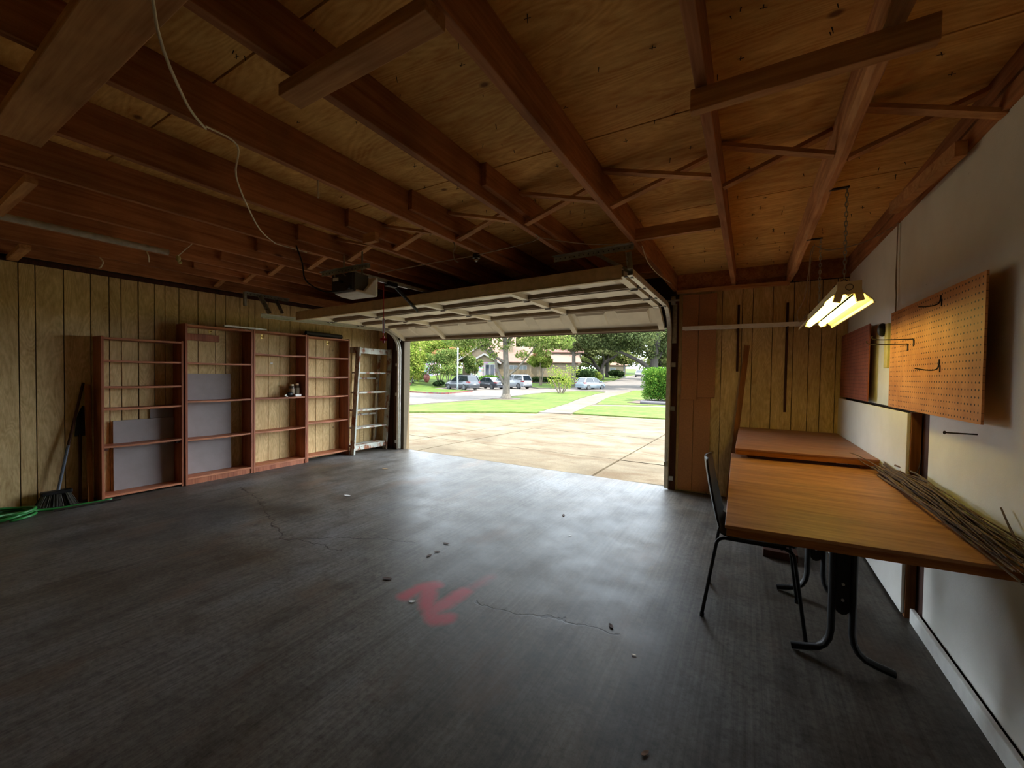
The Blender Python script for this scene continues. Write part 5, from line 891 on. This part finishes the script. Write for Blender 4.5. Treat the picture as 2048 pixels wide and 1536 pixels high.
def lamp_post(label, x, y, ht, r):
    z = gh(x, y); t = thing('lamp_post', label, 'lamp post', (x, y, z)); MB().tube([(x, y, z), (x, y, z + .5), (x, y, z + ht)], [r * 1.5, r, r * .8], 10).build('pole', plain('pale_blue_grey_pole', S(196, 208, 214), 0.5, mottle=.03), t, smooth=True); m = MB(); m.tube([(x, y, z + ht), (x, y, z + ht + .12)], [r * 1.2, r * .6], 10); m.build('cap', M['white'], t)
    B(x - .25, x + .25, y - .25, y + .25, z, z + .1).build('base', M['kerb'], t)
lamp_post('pale slim pole in front of the grey parked car', -27.6, 35.2, 4.55, .09); lamp_post('distant pale pole beside the far road', -26.1, 98, 4.6, .2)

# ================================================================== OUTSIDE: CARS
M['tyre'] = plain('tyre_rubber', S(30, 30, 32), .8); M['rim'] = plain('alloy_rim', S(196, 198, 200), .35, .6); M['carglass'] = plain('tinted_car_glass', S(44, 54, 64), .08, mottle=.03); M['tail'] = plain('red_tail_lamp', S(196, 36, 44), .25, mottle=.03); M['plate'] = plain('licence_plate', S(226, 226, 222), .5); M['darktrim'] = plain('dark_car_trim', S(44, 44, 46), .6); M['headlamp'] = plain('clear_headlamp', S(222, 226, 230), .1)
def paint(name, c): 
    n = NT(name); n.p.inputs['Base Color'].default_value = c; n.p.inputs['Coat Weight'].default_value = 0.6; return n.set(.35, .15)
def car(name, label, x, y, ang, col, L=4.5, W=1.8, H=1.65, kind='suv', zoff=0.0):
    z = gh(x, y) + zoff; t = thing(name, label, 'car', (x, y, z)); ca, sa = math.cos(ang), math.sin(ang)
    def P(f, s, zz): return (x + f * ca - s * sa, y + f * sa + s * ca, z + zz)     # f forward, s to the left
    hl, hw, zb_ = L / 2, W / 2, H * 0.14; belt = H * (0.60 if kind != 'sedan' else 0.63)
    st = [(-hl, .38, belt * .80, .80), (-hl * .97, .24, belt * .98, .92), (-hl * .80, .19, belt * 1.03, .99), (-hl * .3, .18, belt * 1.02, 1.0), (hl * .3, .18, belt, 1.0), (hl * .62, .19, belt * .93, .98), (hl * .88, .21, belt * .82, .93), (hl * .97, .25, belt * .70, .86), (hl, .36, belt * .56, .76)]
    rings = []
    for f, z0, z1, k in st:
        w = hw * k; z0 *= 1.0; rings.append([P(f, -w * .9, z0), P(f, -w, z0 + .15), P(f, -w * 1.0, z0 + (z1 - z0) * .65), P(f, -w * .93, z1 - .03), P(f, -w * .8, z1), P(f, w * .8, z1), P(f, w * .93, z1 - .03), P(f, w, z0 + (z1 - z0) * .65), P(f, w, z0 + .15), P(f, w * .9, z0)])
    body = MB().loft(rings).build('body', col, t, smooth=True, auto=True)
    if kind == 'suv': cab = [(-hl * .95, -hl * .80), (-hl * .82, -hl * .70), (hl * .12, hl * .02), (hl * .46, hl * .15)]; r0, f0, r1, f1 = -hl * .94, hl * .47, -hl * .80, hl * .10
    elif kind == 'sedan': r0, f0, r1, f1 = -hl * .70, hl * .42, -hl * .36, hl * .10
    else: r0, f0, r1, f1 = -hl * .93, hl * .58, -hl * .72, hl * .16
    zb2, zt = belt - .02, H - .06; wb, wt = hw * .90, hw * .70
    MB().loft([[P(r0, -wb, zb2), P(f0, -wb, zb2), P(f0, wb, zb2), P(r0, wb, zb2)], [P(r1, -wt, zt), P(f1, -wt, zt), P(f1, wt, zt), P(r1, wt, zt)]]).build('glasshouse', M['carglass'], t)
    rings = [[P(r1 - .06, -wt * 1.03, zt - .03), P(f1 + .06, -wt * 1.03, zt - .03), P(f1 + .06, wt * 1.03, zt - .03), P(r1 - .06, wt * 1.03, zt - .03)], [P(r1 + .05, -wt * .9, H), P(f1 - .12, -wt * .9, H), P(f1 - .12, wt * .9, H), P(r1 + .05, wt * .9, H)]]
    MB().loft(rings).build('roof', col, t, bevel=.03)
    for s in (-1, 1):
        for (fa, fb, wd) in ((r0, r1, .16 if kind != 'sedan' else .10), (f0, f1, .07), (r0 * .30 + f0 * .30, r1 * .30 + f1 * .30, .07)): MB().beam(P(fa, s * wb * 1.005, zb2), P(fb, s * wt * 1.01, zt), wd, .04, P(0, s, 0)[0:0] or (-sa * s, ca * s, .4)).build('pillar', col, t)
        if kind == 'suv': MB().beam(P(r1 + .1, s * wt * .85, H + .03), P(f1 - .1, s * wt * .85, H + .03), .04, .04).build('roof_rail', M['rim'], t)
        MB().beam(P(f0 - .12, s * (hw + .02), belt + .05), P(f0 - .12, s * (hw + .16), belt + .09), .1, .13).build('mirror', col, t)
        for f in (-hl * .62, hl * .62):
            r = H * .205; a = P(f, s * (hw - .20), r); b = P(f, s * (hw + .01), r); wh = MB().cyl(a, b, r, n=20).build('wheel', M['tyre'], t); c2 = P(f, s * (hw + .022), r)
            rm = MB(); rm.cyl(b, c2, r * .66, n=16); rm.build('rim', M['rim'], wh); sp_ = MB()
            for k in range(5):
                q = 2 * math.pi * k / 5; a1 = k * 2 * math.pi / 5 + math.pi / 5; sp_.cyl(P(f + r * .42 * math.cos(a1), s * (hw + .022), r + r * .42 * math.sin(a1)), P(f + r * .42 * math.cos(a1), s * (hw + .027), r + r * .42 * math.sin(a1)), r * .16, n=8)
            sp_.build('rim_opening', M['tyre'], wh)
        zt_ = belt * .80; MB().loft([[P(-hl * .985, s * hw * .58, zt_), P(-hl * .985, s * hw * .93, zt_), P(-hl * .985, s * hw * .93, zt_ + .17), P(-hl * .985, s * hw * .66, zt_ + .15)], [P(-hl * .80, s * hw * .62, zt_ + .02), P(-hl * .80, s * hw * 1.012, zt_ + .03), P(-hl * .80, s * hw * 1.0, zt_ + .19), P(-hl * .80, s * hw * .68, zt_ + .17)]]).build('tail_lamp', M['tail'], t)
        MB().loft([[P(hl * .985, s * hw * .50, belt * .58), P(hl * .985, s * hw * .82, belt * .58), P(hl * .975, s * hw * .82, belt * .70), P(hl * .975, s * hw * .52, belt * .70)], [P(hl * .86, s * hw * .55, belt * .62), P(hl * .86, s * hw * .95, belt * .62), P(hl * .86, s * hw * .95, belt * .76), P(hl * .86, s * hw * .55, belt * .76)]]).build('head_lamp', M['headlamp'], t)
    MB().beam(P(-hl * 1.0, -.17, belt * .68), P(-hl * 1.0, .17, belt * .68), .03, .14).build('licence_plate', M['plate'], t)
    MB().loft([[P(-hl * 1.005, -hw * .8, .24), P(-hl * 1.005, hw * .8, .24), P(-hl * 1.005, hw * .8, .42), P(-hl * 1.005, -hw * .8, .42)], [P(-hl * .9, -hw * .95, .22), P(-hl * .9, hw * .95, .22), P(-hl * .9, hw * .95, .44), P(-hl * .9, -hw * .95, .44)]]).build('bumper', M['darktrim'] if kind == 'suv' else col, t)
    MB().loft([[P(hl * 1.003, -hw * .7, .22), P(hl * 1.003, hw * .7, .22), P(hl * 1.003, hw * .7, .40), P(hl * 1.003, -hw * .7, .40)], [P(hl * .92, -hw * .9, .22), P(hl * .92, hw * .9, .22), P(hl * .92, hw * .9, .42), P(hl * .92, -hw * .9, .42)]]).build('grille', M['darktrim'], t)
    return t
HD = math.radians(167)
car('parked_suv', 'dark grey SUV parked left of the big tree trunk behind the pole', -28.9, 37.7, HD, paint('dark_grey_paint', S(86, 92, 104)), 4.5, 1.82, 1.66)
car('parked_sedan', 'dark blue-black sedan parked between the grey and white SUVs', -28.3, 42.4, HD, paint('blue_black_paint', S(48, 54, 70)), 4.7, 1.82, 1.45, 'sedan')
car('parked_suv', 'white SUV parked just right of the big tree trunk', -26.9, 46.6, HD, paint('white_car_paint', S(222, 228, 234)), 4.7, 1.85, 1.82)
car('hatchback', 'pale blue-white hatchback driving away behind the sapling', -17.6, 50.0, math.radians(66), paint('pale_blue_paint', S(200, 220, 232)), 4.0, 1.74, 1.5, 'hatch', -.02)
car('white_car', 'distant white car facing us on the far road', -24.6, 107, math.radians(-80), paint('distant_white_paint', S(230, 230, 228)), 4.5, 1.85, 1.75)
car('red_car', 'red car mostly hidden behind the left door jamb', -30.1, 27.3, math.radians(195), paint('red_car_paint', S(188, 34, 48)), 4.4, 1.8, 1.45, 'hatch')
# neighbours of this garage keep the eaves and roof edge
struct(MB().box(XL - 0.4, 1.35, 5.58, 5.72, 2.62, 2.80).build('trim_5', M['trim']))
